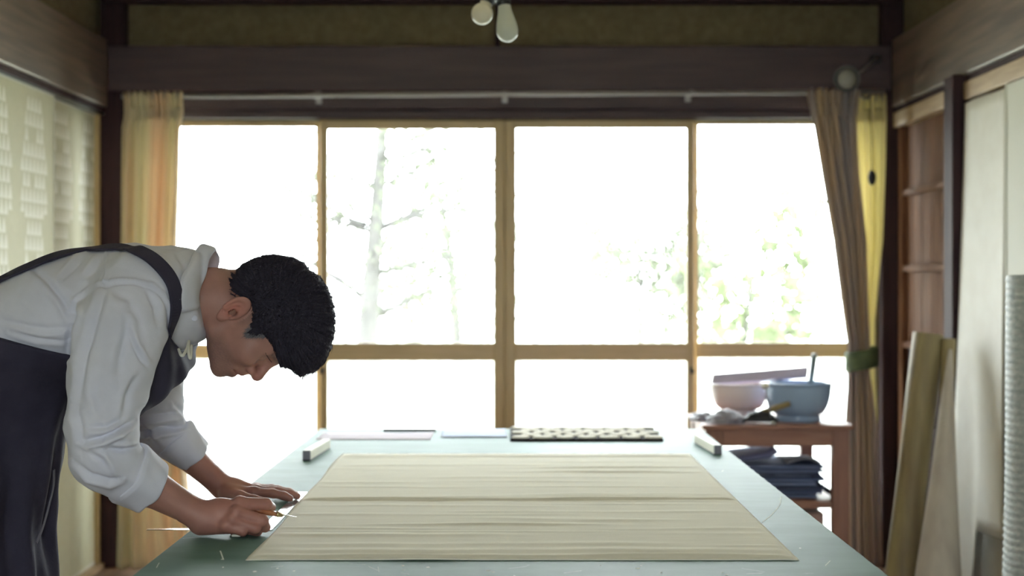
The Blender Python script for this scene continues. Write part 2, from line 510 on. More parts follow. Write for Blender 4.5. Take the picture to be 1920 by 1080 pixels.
left_panel(3, 3.96, 4.90, -1.662, 0.25)
left_panel(4, 3.06, 4.00, -1.636, 0.25)
left_panel(5, 2.10, 3.10, -1.662, 0.25)
left_panel(6, 1.15, 2.14, -1.636, 0.25)
trim(20, XL - .1, XL + .0, YB, 1.14, 0, 1.85, 'plaster', 0)
trim(22, XL - .06, XL - .03, 6.39, 6.43, 0, 1.85, 'sash', .002)

# ================================================================== RIGHT: board-and-batten door, white panels
d7 = empty('door_7', (1.56, 5.98, 0.02), kind='structure')
ys = np.linspace(5.56, 6.40, 7)
for i in range(6):
    boxo('lower_board', 1.575, 1.59, ys[i] + .0012, ys[i + 1] - .0012, .03, .898, M_['post_wood'], d7, bev=.0015)
    boxo('board', 1.575, 1.59, ys[i] + .0012, ys[i + 1] - .0012, .902, 1.765, M_['board'], d7, bev=.0015)
for z in (0.3, 0.6, 0.9, 1.2, 1.5):
    boxo('batten', 1.555, 1.576, 5.59, 6.37, z - .012, z + .012, M_['board' if z > .8 else 'post_wood'], d7, bev=.003)
for y0, y1 in ((5.545, 5.60), (6.345, 6.405)):
    boxo('stile', 1.552, 1.592, y0, y1, .02, 1.765, M_['board'], d7, bev=.003)

d8 = empty('door_8', (1.57, 5.1, 0.02), kind='structure')
boxo('panel', 1.566, 1.584, 4.62, 5.41, .03, 1.757, M_['fusuma_r'], d8, bev=.002)
def ws(u, v):
    y = 5.408 - .43 * u
    xt = 1.536 - .0 * u; xb = 1.484 + .050 * u
    t = (1 - v)
    return (xt + (xb - xt) * (1 - t) ** 1.3 - .004 * math.sin(5 * u + 3 * v), y, 1.752 - (1.752 - .14 - .205 * min(1, max(0, (u - .40) / .08))) * v)
wso = MB().grid(ws, 20, 30).build('white_sheet', M_['fusuma_r'], None, True)
solidify(wso, .003, 1)
tag(wso, 'large plain white sheet hanging over the right sliding panels, ending above the floor', 'sheet')
MB().lathe([(0.0, .004), (.018, .004), (.026, .0065), (.029, .004), (.029, 0)], 28, Matrix.Translation((1.566, 5.02, .684)) @ Matrix.Rotation(-PI / 2, 4, 'Y') @ Matrix.Scale(1.35, 4, (1, 0, 0))).build('pull_handle', M_['black_lacquer'], d8, True)
d9 = empty('door_9', (1.54, 4.4, 0.02), kind='structure')
boxo('panel', 1.538, 1.556, 3.9, 4.955, .03, 1.762, M_['paper2'], d9, bev=.002)
boxo('edge_frame', 1.535, 1.558, 4.955, 4.965, .02, 1.764, M_['paper2'], d9, bev=.001)
for k, (y0, y1, x) in enumerate(((2.9, 3.93, 1.566), (1.9, 2.93, 1.538))):
    dd = empty('door_%d' % (10 + k), (x, (y0 + y1) / 2, .02), kind='structure')
    boxo('panel', x, x + .018, y0, y1, .03, 1.76, M_['fusuma_r'], dd, bev=.002)
trim(21, XR, XR + .1, YB, 1.89, 0, 1.85, 'plaster', 0)

# ================================================================== CURTAIN ROD, CURTAINS
rod = empty('curtain_rod', (0, 6.30, 1.885), 'thin grey metal curtain rod along the dark lintel', 'curtain rod')
MB().tube([(-1.53, 6.30, 1.878), (1.475, 6.30, 1.896)], .0095, 14).build('pole', M_['rod'], rod, True)
for px in (250, 590, 946, 1297, 1570):
    x = (px - VPX) * 6.3 / FPX
    zz = 1.878 + (x + 1.53) / 3.0 * .018
    q = MB().tube([(x, D - .012, zz + .006), (x, 6.325, zz + .006), (x, 6.30, zz)], .006, 10)
    q.box(x - .012, x + .012, D - .018, D - .011, zz - .02, zz + .03, .002)
    q.tube([(x - .006, 6.30, zz), (x + .006, 6.30, zz)], .0125, 14)
    q.build('bracket', M_['rod'], rod)

def interp(tab, y):
    ys_ = [t[0] for t in tab]
    return np.interp(y, ys_, [t[1] for t in tab]), np.interp(y, ys_, [t[2] for t in tab])

def curtain(name, tab, d, npleat, m, amp, label, header=True, ybot=1066, ytop=174, seed=0):
    """tab: (y px, x left px, x right px) at depth d"""
    root = empty(name, (float((tab[0][1] - VPX) * d / FPX), d, EYE - (ybot - VPY) * d / FPX), label, 'curtain')
    r = np.random.default_rng(seed)
    ph = r.uniform(0, 6, 8)
    nu, nv = npleat * 10, 90
    hy = 222
    def body(u, v):
        y = ytop + 26 + (ybot - ytop - 26) * v
        a, b_ = interp(tab, y)
        width = (b_ - a) * d / FPX
        uu = u + 0.018 * math.sin(5 * v + ph[0] + 9 * u) + 0.012 * math.sin(13 * u + ph[1] + 3 * v)
        px = a + (b_ - a) * min(max(uu, -0.01), 1.01)
        k = min(1, v / 0.08)
        A = amp * (0.35 + 0.65 * k) * (0.75 + .35 * math.sin(7 * u + ph[2]))
        dep = A * math.sin(2 * PI * npleat * u + 0.8 * math.sin(3 * v + ph[3])) + .35 * A * math.sin(2 * PI * npleat * .43 * u + ph[4] + 2 * v)
        p = W(px, y, d)
        p[1] += dep
        return p
    o = MB().grid(body, nu, nv).build('drape', m, root, True)
    solidify(o, .002)
    if header:
        def head(u, v):
            y = ytop + 50 * v
            a, b_ = interp(tab, y)
            px = a + (b_ - a) * u
            p = W(px, y + 2.0 * math.sin(2 * PI * npleat * 1.5 * u) * (1 - v), d)
            p[1] += -.004 + .011 * math.sin(2 * PI * npleat * 1.5 * u) + 0.006 * math.sin(17 * u)
            return p
        h = MB().grid(head, npleat * 16, 8).build('gathered_header', m, root, True)
        solidify(h, .002)
        for i in range(5):
            a, b_ = interp(tab, ytop)
            q = W(a + (b_ - a) * (i + .5) / 5, ytop + 3, d)
            hk = MB().tube([q + np.array((0, -.012, -.018)), q + np.array((0, -.014, .006)), q + np.array((0, .0, .012)), q + np.array((0, .006, .0))], .002, 8)
            hk.build('hook', M_['rod'], root, True)
    return root
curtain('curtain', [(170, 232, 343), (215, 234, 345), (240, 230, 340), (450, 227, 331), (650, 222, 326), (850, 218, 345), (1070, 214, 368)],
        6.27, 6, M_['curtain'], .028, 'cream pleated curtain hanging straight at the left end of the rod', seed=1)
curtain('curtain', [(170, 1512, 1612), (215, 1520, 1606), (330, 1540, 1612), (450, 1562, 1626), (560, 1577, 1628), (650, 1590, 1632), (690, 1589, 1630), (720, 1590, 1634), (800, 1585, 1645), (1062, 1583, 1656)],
        6.24, 5, M_['curtain_shaded'], .022, 'cream curtain coloured grey as in shade, gathered to the right by an olive band', ybot=1060, ytop=168, seed=2)
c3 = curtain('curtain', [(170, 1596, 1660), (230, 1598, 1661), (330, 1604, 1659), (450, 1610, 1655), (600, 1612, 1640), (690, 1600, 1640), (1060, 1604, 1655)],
        6.33, 4, M_['curtain_lit'], .014, 'cream curtain coloured yellow as lit through, behind the shaded one, in the corner', ybot=1056, ytop=178, seed=3)
# tie-back band
ctr = W(1612, 672, 6.26)
v = []; f = []
n = 36
for j, (dz, rr) in enumerate(((-.040, .99), (-.036, 1.06), (.030, 1.06), (.036, .99))):
    for k in range(n):
        th = 2 * PI * k / n
        v.append((ctr[0] + .008 + .060 * rr * math.cos(th), ctr[1] + .062 * rr * math.sin(th), ctr[2] + dz + .012 * math.cos(th)))
for j in range(3):
    for k in range(n):
        f.append((j * n + k, j * n + (k + 1) % n, (j + 1) * n + (k + 1) % n, (j + 1) * n + k))
tb = mk('tieback_band', v, f, M_['tie'], None, True)
solidify(tb, .004)
tag(tb, 'olive green fabric band tied around the right curtain', 'curtain tie')
# dark oval toggle against the lit yellow curtain
tg = empty('curtain_toggle', W(1635, 345, 6.21), 'small dark oval toggle hanging against the lit yellow curtain', 'toggle')
MB().lathe([(0.001, -.03), (.009, -.026), (.0145, -.012), (.016, 0), (.0145, .012), (.009, .026), (.001, .03)], 20, Matrix.Translation(Vector(W(1635, 333, 6.205)))).build('knob', M_['black'], tg, True)
MB().tube([W(1635, 320, 6.205), W(1634, 250, 6.21), W(1632, 186, 6.24)], .0016, 8).build('cord', M_['black'], tg, True)

# ================================================================== CLIP LAMP on the right
cl = empty('clip_lamp', W(1600, 150, 6.2), 'round grey clip-on lamp above the right curtain', 'lamp')
ax = Vector((-0.35, -0.92, -0.12)).normalized()
Mx = Matrix.Translation(Vector(W(1588, 148, 6.17))) @ ax.to_track_quat('Z', 'Y').to_matrix().to_4x4()
MB().lathe([(.012, -.075), (.022, -.07), (.026, -.045), (.040, -.02), (.050, .004), (.0515, .006), (.049, .006), (.040, -.012)], 32, Mx).build('lamp_shade', M_['lamp_grey'], cl, True)
MB().lathe([(.001, .018), (.02, .014), (.034, .004), (.038, -.008), (.02, -.03)], 28, Mx).build('bulb', M_['lamp_face'], cl, True)
MB().tube([W(1598, 146, 6.22), W(1618, 132, 6.27), W(1636, 117, 6.32), W(1644, 110, 6.38)], [.006, .005, .005, .011], 10).build('arm', M_['rod'], cl, True)
MB().box(*(lambda p: (p[0] - .02, p[0] + .02, p[1] - .02, p[1] + .04, p[2] - .014, p[2] + .014))(W(1642, 112, 6.40)), .004).build('clamp', M_['black'], cl)
MB().tube([W(1600, 158, 6.22), W(1612, 178, 6.26), W(1622, 186, 6.28), W(1632, 180, 6.29)], .005, 10).build('clip', M_['rod'], cl, True)

# ================================================================== BULBS hanging near the top centre
LB = 4.2
fx = empty('bulb_holder', W(938, -4, LB), 'two-way black bulb holder with a round and a long frosted bulb hanging from ceiling', 'lamp')
p0 = W(938, -6, LB)
hb = MB().box(p0[0] - .026, p0[0] + .024, p0[1] - .022, p0[1] + .022, p0[2] - .012, p0[2] + .035, .006)
hb.tube([p0 + np.array((0, 0, .03)), np.array((p0[0], p0[1], ZC))], .006, 10)
hb.lathe([(.001, -.03), (.04, -.028), (.05, 0)], 24, Matrix.Translation((p0[0], p0[1], ZC)))
hb.build('holder', M_['black'], fx)
def bulb(base, tip, prof, m, nm):
    a = Vector(tip) - Vector(base)
    Mx = Matrix.Translation(Vector(base)) @ a.to_track_quat('Z', 'Y').to_matrix().to_4x4()
    return MB().lathe(prof, 32, Mx).build(nm, m, fx, True)
def pear(L, r, neck):
    pr = [(neck, 0)]
    for i in range(1, 8):
        t = i / 8
        s_ = t * t * (3 - 2 * t)
        pr.append((neck + (r - neck) * s_, (L - r) * t))
    for i in range(0, 10):
        a = PI / 2 * i / 9
        pr.append((max(r * math.cos(a), .0005), L - r + r * math.sin(a)))
    return pr
bulb(W(914, 2, LB), W(896, 45, LB - .03), [(.016, -.012), (.017, .002), (.0165, .012)] + [(.0285 * math.sin(a), .042 - .0285 * math.cos(a) * 1.0) for a in np.linspace(.62, PI - .01, 14)], M_['bulb'], 'round_bulb')
b2 = bulb(W(945, 8, LB), W(954, 80, LB - .02), pear(.103, .0285, .0165), M_['bulb2'], 'long_bulb')
for q0, q1 in ((W(916, -2, LB), W(912, 7, LB - .005)), (W(944, 2, LB), W(945.5, 11, LB))):
    MB().tube([q0, q1], [.0185, .0175], 20).build('socket', M_['black'], fx)

# ================================================================== TABLE
TZ = 0.695
TX, TY0, TY1 = 0.588, 2.30, 4.95
tb = empty('work_table', (0, 3.6, 0), 'long work table covered with a scratched green rubber mat', 'table')
boxo('tabletop', -TX + .004, TX - .004, TY0 + .004, TY1 - .004, TZ - .038, TZ - .004, M_['table_wood'], tb, bev=.003)
boxo('rubber_mat', -TX, TX, TY0, TY1, TZ - .004, TZ, M_['green_mat'], tb, bev=.0012)
for sx in (-1, 1):
    for yy in (TY0 + .1, TY1 - .16):
        boxo('leg', sx * .50 - .03, sx * .50 + .03, yy, yy + .06, 0, TZ - .038, M_['table_wood'], tb, bev=.004)
    boxo('side_rail', sx * .50 - .012, sx * .50 + .012, TY0 + .16, TY1 - .16, TZ - .12, TZ - .038, M_['table_wood'], tb, bev=.003)
for yy in (TY0 + .118, TY1 - .142):
    boxo('end_rail', -.47, .47, yy, yy + .024, TZ - .12, TZ - .038, M_['table_wood'], tb, bev=.003)
# scratches and flecks on the mat (flat marks)
sv = MB()
def T(px, py):
    d = 1380.0 / (py - VPY)
    p = W(px, py, d); p[2] = TZ + .0004
    return p
def scratch(pts, wd):
    pp = []
    for i in range(len(pts) - 1):
        for t in np.linspace(0, 1, 6, endpoint=(i == len(pts) - 2)):
            pp.append(pts[i] * (1 - t) + pts[i + 1] * t)
    v = []; f = []
    for i, p in enumerate(pp):
        t = pp[min(i + 1, len(pp) - 1)] - pp[max(i - 1, 0)]
        nrm = np.array((-t[1], t[0], 0)); nrm /= np.linalg.norm(nrm) + 1e-9
        v += [p - nrm * wd / 2, p + nrm * wd / 2]
    f = [(2 * i, 2 * i + 1, 2 * i + 3, 2 * i + 2) for i in range(len(pp) - 1)]
    sv.add(v, f)
scratch([T(1465, 932), T(1463, 945), T(1455, 957), T(1444, 968), T(1430, 979)], .0022)
scratch([T(413, 1033), T(419, 1050)], .0025)
for _ in range(46):
    x = rng.uniform(-.57, .57); y = rng.choice([rng.uniform(2.35, 2.6), rng.uniform(2.5, 4.2)])
    if -.46 < x < .5 and y > 2.6: continue
    a = rng.uniform(0, 6.3); L_ = rng.uniform(.004, .05)
    p = np.array((x, y, TZ + .0004))
    scratch([p, p + np.array((math.cos(a), math.sin(a), 0)) * L_], rng.uniform(.0005, .0012))
for px, py, r_ in ((417, 1049, .0035), (418, 1064, .0022), (756, 1061, .003), (803, 1064, .0032), (756, 1069, .002), (916, 1070, .0035), (925, 1073, .0025), (478, 1072, .004), (520, 1066, .002), (1195, 1066, .004), (1202, 1061, .002), (1126, 1060, .0022), (1392, 1042, .0022), (551, 1071, .0025), (1355, 1074, .0022), (1362, 1078, .003), (1500, 1028, .002), (1240, 1074, .002)):
    c = T(px, py)
    v = [c + r_ * rng.uniform(.6, 1.2) * np.array((math.cos(t), 1.5 * math.sin(t), 0)) for t in np.linspace(0, 2 * PI, 9)[:-1]]
    sv.add(v, [tuple(range(8))])
tag(sv.build('scratch_marks', M_['mark'], tb), kind='stuff')

# ---- cloth on the table
CX0, CX1, CY0, CY1 = -.431, .473, 2.622, 4.225
folds = []   # (y, height, width, x0, x1, slope)
def yt(py): return 1380.0 / (py - VPY)
for py, h, wd, x0, x1, sl in ((1046, .010, .016, -1, 1, 0), (938, .0085, .010, -1, 1, .004), (985, .005, .013, -.25, .15, .006), (1005, .0045, .018, -.43, -.02, -.02),
                              (1022, .003, .02, -.4, .3, .01), (857, .0045, .014, -1, 1, 0), (886, .005, .014, .02, .47, -.004), (873, .003, .02, -.4, .1, .01),
                              (905, .0035, .016, -.42, -.2, .02), (915, .003, .014, -.42, -.1, -.02), (928, .003, .012, .05, .45, .006), (896, .0025, .02, -.2, .3, .01),
                              (962, .0025, .016, -.1, .45, .02), (974, .003, .02, -.02, .3, -.05), (996, .0035, .016, .2, .45, .06), (950, .0022, .014, -.43, .1, -.01), (1034, .004, .022, -1, 1, .004)):
    folds.append((yt(py), h, wd, x0, x1, sl))
nx, ny = 150, 420
X_ = np.linspace(CX0, CX1, nx + 1); Y_ = np.linspace(CY0, CY1, ny + 1)
GX, GY = np.meshgrid(X_, Y_)
GZ = np.full_like(GX, TZ + .0016)
for (fy, h, wd, x0, x1, sl) in folds:
    env = 1 / (1 + np.exp(-(GX - x0) / .03)) * 1 / (1 + np.exp((GX - x1) / .03))
    yc = fy + sl * GX + .004 * np.sin(9 * GX + fy * 7) + .002 * np.sin(31 * GX + fy)
    t = (GY - yc) / wd
    GZ += .62 * h * env * np.exp(-t * t) * (0.8 + .2 * np.sin(14 * GX + fy * 11))
for k in range(26):
    fy = rng.uniform(CY0, CY1); wd = rng.uniform(.006, .016); h = rng.uniform(.0006, .0018)
    xc = rng.uniform(CX0, CX1); xl = rng.uniform(.08, .3)
    GZ += h * np.exp(-((GX - xc) / xl) ** 2) * np.exp(-((GY - fy - rng.uniform(-.04, .04) * (GX - xc)) / wd) ** 2)
ex = np.minimum(GX - CX0, CX1 - GX); 
GZ = TZ + .0012 + (GZ - TZ - .0012) * np.clip(ex / .02, 0.15, 1)
GXe = GX + .0 * GY
GXe = GXe + (GX < CX0 + .001) * (.003 * np.sin(GY * 9)) - .008 * (GY - CY0) / (CY1 - CY0) * 1.6 * (GX < 0) * (np.abs(GX) / .43)
v = np.stack([GXe, GY, GZ], -1).reshape(-1, 3)
idx = np.arange((nx + 1) * (ny + 1)).reshape(ny + 1, nx + 1)
q = np.stack([idx[:-1, :-1], idx[:-1, 1:], idx[1:, 1:], idx[1:, :-1]], -1).reshape(-1, 4)
clo = mkfast('cloth_sheet', v, q, M_['cloth'])
solidify(clo, .0011, -1)
tag(clo, 'wide undyed cream cloth with fine wrinkles laid flat on the green table', 'cloth')

# ---- steel square
sqo = MB()
zr = TZ + .0004
out = [(-.668, 2.938), (-.4385, 2.938), (-.4385, 3.46), (-.4605, 3.46), (-.4605, 2.953), (-.668, 2.953)]
nb = len(out)
v = [(x, y, zr) for x, y in out] + [(x, y, zr + .0012) for x, y in out]
f = [tuple(range(nb - 1, -1, -1)), (6, 7, 10, 11), (7, 8, 9, 10)] + [(i, (i + 1) % nb, nb + (i + 1) % nb, nb + i) for i in range(nb)]
f[1] = (nb + 0, nb + 1, nb + 4, nb + 5); f[2] = (nb + 1, nb + 2, nb + 3, nb + 4)
sq = mk('steel_square', v, f, M_['steel'])
tag(sq, 'shiny L-shaped steel ruler lying along the left edge of the cloth', 'ruler')

# ---- two bar weights
def bar(p0, p1, wd, h, label):
    a = Vector((p1[0] - p0[0], p1[1] - p0[1], 0)); L_ = a.length
    ang = math.atan2(a.y, a.x)
    Mx = Matrix.Translation((p0[0], p0[1], TZ)) @ Matrix.Rotation(ang, 4, 'Z')
    r = empty('bar_weight', ((p0[0] + p1[0]) / 2, (p0[1] + p1[1]) / 2, TZ), label, 'weight', 'bar weights at the far table corners')
    boxo('bar', .002, L_, -wd / 2, wd / 2, 0.002, h, M_['bar_wood'], r, .002, Mx)
    boxo('end_face', 0, .0025, -wd / 2 + .0005, wd / 2 - .0005, 0.002, h - .0005, M_['bar_end'], r, .0005, Mx)
    boxo('felt_base', .001, L_, -wd / 2, wd / 2, 0, .0025, M_['black'], r, .0004, Mx)
bar((-.519, 4.071), (-.502, 4.37), .021, .026, 'pale square bar weight with dark end near the left table edge')
bar((.546, 4.207), (.528, 4.51), .021, .026, 'pale square bar weight with dark end near the right table edge')

# ---- stencil board with pads, papers, black rod at the far end
st = empty('stencil_board', (.22, 4.74, TZ), 'dark board with cream oval cut-outs at the far end of the table', 'board')
boxo('board', 0.0, .436, 4.556, 4.932, TZ, TZ + .007, M_['stencil'], st, bev=.001)
rr = np.random.default_rng(3)
for j in range(5):
    yy = 4.595 + j * .072
    for i in range(7):
        xx = .03 + i * .0635 + (j % 2) * .03
        if xx > .415: continue
        a = rr.uniform(.024, .030); bb = rr.uniform(.024, .030)
        v = []; n = 14
        for z_, s_ in ((.0068, 1.0), (.0105, 1.0), (.0118, .93)):
            for k in range(n):
                th = 2 * PI * k / n
                v.append((xx + a * s_ * math.copysign(abs(math.cos(th)) ** .75, math.cos(th)), yy + bb * s_ * math.copysign(abs(math.sin(th)) ** .75, math.sin(th)), TZ + z_))
        f = [(q_ * n + k, q_ * n + (k + 1) % n, (q_ + 1) * n + (k + 1) % n, (q_ + 1) * n + k) for q_ in range(2) for k in range(n)] + [tuple(2 * n + k for k in range(n))]
        mk('oval_pad', v, f, M_['pad'], st)
def sheet(name, x0, x1, y0, y1, z0, z1, rot, m, label, cat):
    Mx = Matrix.Translation(((x0 + x1) / 2, (y0 + y1) / 2, z0)) @ Matrix.Rotation(rot, 4, 'Z')
    bx, by = (x1 - x0) / 2, (y1 - y0) / 2
    def fn(u, v):
        return Mx @ Vector((-bx + 2 * bx * u, -by + 2 * by * v, (z1 - z0) * (.6 + .4 * math.sin(3 * u + 2 * v)) + .006 * max(0, u - .7) ** 1 * v))
    o = MB().grid(fn, 12, 8).build(name, m, None, True)
    solidify(o, .0008, -1)
    return tag(o, label, cat)
sheet('paper_sheet', -.205, -.012, 4.66, 4.90, TZ + .0012, TZ + .003, .03, M_['paper'], 'bluish white paper sheets beside the dark stencil board', 'paper')
sheet('paper_sheet', -.56, -.23, 4.60, 4.80, TZ + .0012, TZ + .0016, 0, M_['table_reflection'], 'large pale sheet added as the window reflection at the far left of the table', 'paper')  # thin sheet put in for the lilac window reflection on the mat
bk = MB().tube([(-.384, 4.845, TZ + .0055), (-.225, 4.84, TZ + .0055)], [.0045, .0045], 10)
tag(bk.build('black_rod', M_['black']), 'thin black rod at the far end of the table left of papers', 'rod')

# ================================================================== SIDE STAND
SZ = .66
sx0, sx1, sy0, sy1 = .655, 1.172, 5.46, 5.94
sd = empty('side_stand', (.9, 5.7, 0), 'reddish wooden side stand with a lower shelf near the right curtain', 'stand')
boxo('stand_top', sx0, sx1, sy0, sy1, SZ - .016, SZ, M_['stand_wood'], sd, bev=.003)
for (x, y, wd) in ((sx0 + .012, sy0 + .012, .058), (sx1 - .070, sy0 + .012, .058), (sx0 + .012, sy1 - .06, .046), (sx1 - .105, sy1 - .06, .046)):
    boxo('leg', x, x + wd, y, y + .046, 0, SZ - .016, M_['stand_leg'], sd, bev=.004)
boxo('apron_board', sx0 + .07, sx1 - .07, sy0 + .018, sy0 + .040, SZ - .075, SZ - .016, M_['stand_wood'], sd, bev=.002)
boxo('apron_board', sx0 + .058, sx1 - .105, sy1 - .045, sy1 - .025, SZ - .06, SZ - .016, M_['stand_wood'], sd, bev=.002)
for x in (sx0 + .02, sx1 - .045):
    boxo('side_board', x, x + .02, sy0 + .058, sy1 - .06, SZ - .075, SZ - .016, M_['stand_wood'], sd, bev=.002)
boxo('shelf', sx0 + .015, sx1 - .014, sy0 + .058, sy1 - .064, .380, .396, M_['stand_wood'], sd, bev=.002)
boxo('shelf_rail', sx0 + .07, sx1 - .07, sy0 + .02, sy0 + .040, .372, .396, M_['stand_wood'], sd, bev=.002)
boxo('shelf_rail', sx0 + .05, sx1 - .105, sy1 - .05, sy1 - .03, .372, .396, M_['stand_wood'], sd, bev=.002)
bxo = empty('cardboard_box', (.9, 5.68, 0), 'pinkish cardboard box standing on the floor under the stand shelf', 'box')
boxo('carton', .735, 1.085, 5.53, 5.86, 0, .345, M_['cardboard'], bxo, bev=.004)
boxo('flap', .735, .908, 5.53, 5.86, .3455, .349, M_['cardboard'], bxo, bev=.001)
boxo('flap', .912, 1.085, 5.53, 5.86, .3455, .349, M_['cardboard'], bxo, bev=.001)

# folded dark cloths on the shelf
blues = [(92, 104, 140), (110, 124, 164), (76, 86, 118), (124, 140, 178), (88, 102, 142), (70, 78, 106), (128, 144, 186), (96, 112, 154), (118, 130, 160)]
CLL = ['lowest folded indigo cloth, flat on the stand shelf', 'second folded indigo cloth from the bottom of the shelf pile', 'dark navy folded cloth third from the bottom of the shelf pile', 'paler blue folded cloth fourth from the bottom of the shelf pile', 'folded indigo cloth fifth from the bottom of the shelf pile', 'darkest folded cloth, sixth from the bottom of the shelf pile', 'palest blue folded cloth, seventh from the bottom of the shelf pile', 'folded indigo cloth just under the two crooked ones atop the pile']
z = .3965
for i in range(8):
    h = .0145
    x0 = .74 + rr.uniform(0, .02); x1 = 1.075 + rr.uniform(-.02, .02)
    y0 = 5.535 + rr.uniform(-.01, .008); y1 = 5.86
    def fn(u, v, x0=x0, x1=x1, y0=y0, y1=y1, z=z, h=h, i=i):
        th = 2 * PI * v
        c_, s_ = math.cos(th), math.sin(th)
        e = .42
        yy = (y0 + y1) / 2 + (y1 - y0) / 2 * math.copysign(abs(c_) ** e, c_)
        zz = z + h / 2 + h / 2 * .97 * math.copysign(abs(s_) ** e, s_) * (1 - .1 * math.sin(9 * u + i))
        return ((x0 + (x1 - x0) * u) + .003 * math.sin(5 * th + i), yy, zz)
    mb = MB(); mb.grid(fn, 16, 24)
    mb.add([fn(0, j / 24) for j in range(24)], [tuple(range(23, -1, -1))]); mb.add([fn(1, j / 24) for j in range(24)], [tuple(range(24))])
    mcl = mat('indigo_cloth', srgb(*blues[i]), 0.85, srgb(*[c + 14 for c in blues[(i + 3) % 9]]), 12, (1, 6, 6))
    o = mb.build('folded_cloth', mcl, None, True)
    tag(o, CLL[i], 'cloth', 'folded indigo cloths on the stand shelf')
    z += h + .0004
ztop = z
# two crooked cloths on top of the pile
def flap(name, pts, label, m):
    v = []
    for t in (0, .004):
        for p in pts: v.append((p[0], p[1], p[2] + t))
    return v
def slab(name, fn, nu, nv, m, label, cat, th, group=None):
    o = MB().grid(fn, nu, nv).build(name, m, None, True)
    solidify(o, th, 1)
    return tag(o, label, cat, group)
slab('folded_cloth', lambda u, v: (.73 + .20 * u, 5.54 + .28 * v, ztop + .001 + .026 * u + .014 * max(0, u - .85) / .15 + .003 * math.sin(6 * v)), 18, 8, mat('indigo_flap', srgb(112, 120, 160), .85), 'topmost indigo cloth with its corner curling up, left end of the pile', 'cloth', .016)
slab('folded_cloth', lambda u, v: (.96 + .115 * u, 5.54 + .25 * v, ztop + .001 + .016 * math.sin(PI * u) * (1 - v) + .002 * math.sin(5 * v)), 14, 8, mat('grey_flap', srgb(126, 130, 146), .85), 'small grey cloth peaked on the right of the indigo pile', 'cloth', .006)
slab('draped_cloth', lambda u, v: (1.04 + .085 * u, 5.545 + .05 * v, .465 - .062 * u ** .8 + .004 * math.sin(9 * v)), 14, 6, mat('navy_drape', srgb(40, 42, 56), .85), 'dark navy cloth corner slipping down beside the stand leg', 'cloth', .012)

# bowls
def bowl(name, c, R, H, foot, m, label, lip=.006):
    t = .006
    prof = [(.0005, .004), (foot * .96, .004), (foot, 0), (foot * 1.03, .002), (foot * 1.0, .018), (foot * .98, .024)]
    for i in range(1, 12):
        a = i / 11
        prof.append((foot * .98 + (R - foot * .98) * math.sin(a * PI / 2) ** .8, .024 + (H - .024) * (1 - math.cos(a * PI / 2)) ** .85))
    prof += [(R + lip * .5, H + .001), (R - .001, H + .004), (R - t, H)]
    for i in range(10, -1, -1):
        a = i / 11
        prof.append((max(.0005, (foot * .9 + (R - t - foot * .9) * math.sin(a * PI / 2) ** .8) if i > 0 else .0005), .030 + (H - .030) * (1 - math.cos(a * PI / 2)) ** .85))
    o = MB().lathe(prof, 48, Matrix.Translation(Vector(c))).build(name, m, None, True)
    return tag(o, label, 'bowl')
bw = bowl('mixing_bowl', (((1386 - VPX) * 5.83 / FPX), 5.83, SZ), .108, .116, .062, M_['bowl_w'], 'pinkish white bowl on the left of the wooden stand')
bb = bowl('mixing_bowl', (((1496 - VPX) * 5.62 / FPX), 5.62, SZ), .117, .133, .076, M_['bowl_b'], 'blue grey footed bowl on the right of the wooden stand')
# board across the rims
c0 = W(1334, 724, 5.82); c1 = W(1514, 710, 5.70)
a = Vector(c1 - c0); L_ = a.length
zax = Vector((0, -.62, .78)).normalized()
xax = a.normalized(); yax = zax.cross(xax).normalized(); zax = xax.cross(yax)
Mx = Matrix(((xax.x, yax.x, zax.x, c0[0]), (xax.y, yax.y, zax.y, c0[1]), (xax.z, yax.z, zax.z, c0[2] + .004), (0, 0, 0, 1)))
o = MB().box(0, L_, -.006, .050, 0, .010, .003, Mx).build('flat_board', M_['lilac'])
tag(o, 'flat lilac grey board leaning across the rims of both bowls', 'board')
ld = empty('ladle', W(1520, 722, 5.62), 'grey ladle with knobbed handle standing in the blue grey bowl', 'ladle')
MB().tube([W(1516, 745, 5.62), W(1521, 712, 5.62), W(1526.5, 668, 5.62)], [.0095, .0105, .0112], 12).build('handle', M_['grey_steel'], ld, True)
k0 = W(1527, 666, 5.62)
MB().lathe([(.0005, -.009), (.008, -.007), (.011, 0), (.008, .007), (.0005, .009)], 16, Matrix.Translation(Vector(k0))).build('end_knob', M_['bulb2'], ld, True)
MB().lathe([(.0005, 0), (.014, .003), (.021, .011), (.023, .02), (.0215, .02), (.012, .006), (.0005, .003)], 20, Matrix.Translation(Vector((float(W(1514, 745, 5.62)[0]), 5.62, SZ + .05)))).build('scoop', M_['grey_steel'], ld, True)
# white spoon rest between the bowls
wp = W(1435, 723, 5.53)
sp = empty('white_spoon', wp, 'small white spoon with rounded end hooked between the two bowls', 'spoon')
MB().lathe([(.0005, -.012), (.010, -.009), (.0155, 0), (.011, .008), (.0005, .011)], 20, Matrix.Translation(Vector(wp))).build('spoon_end', M_['bulb'], sp, True)
MB().tube([wp, W(1437, 745, 5.52), W(1446, 782, 5.49)], [.004, .003, .003], 8).build('shaft', M_['bag'], sp, True)
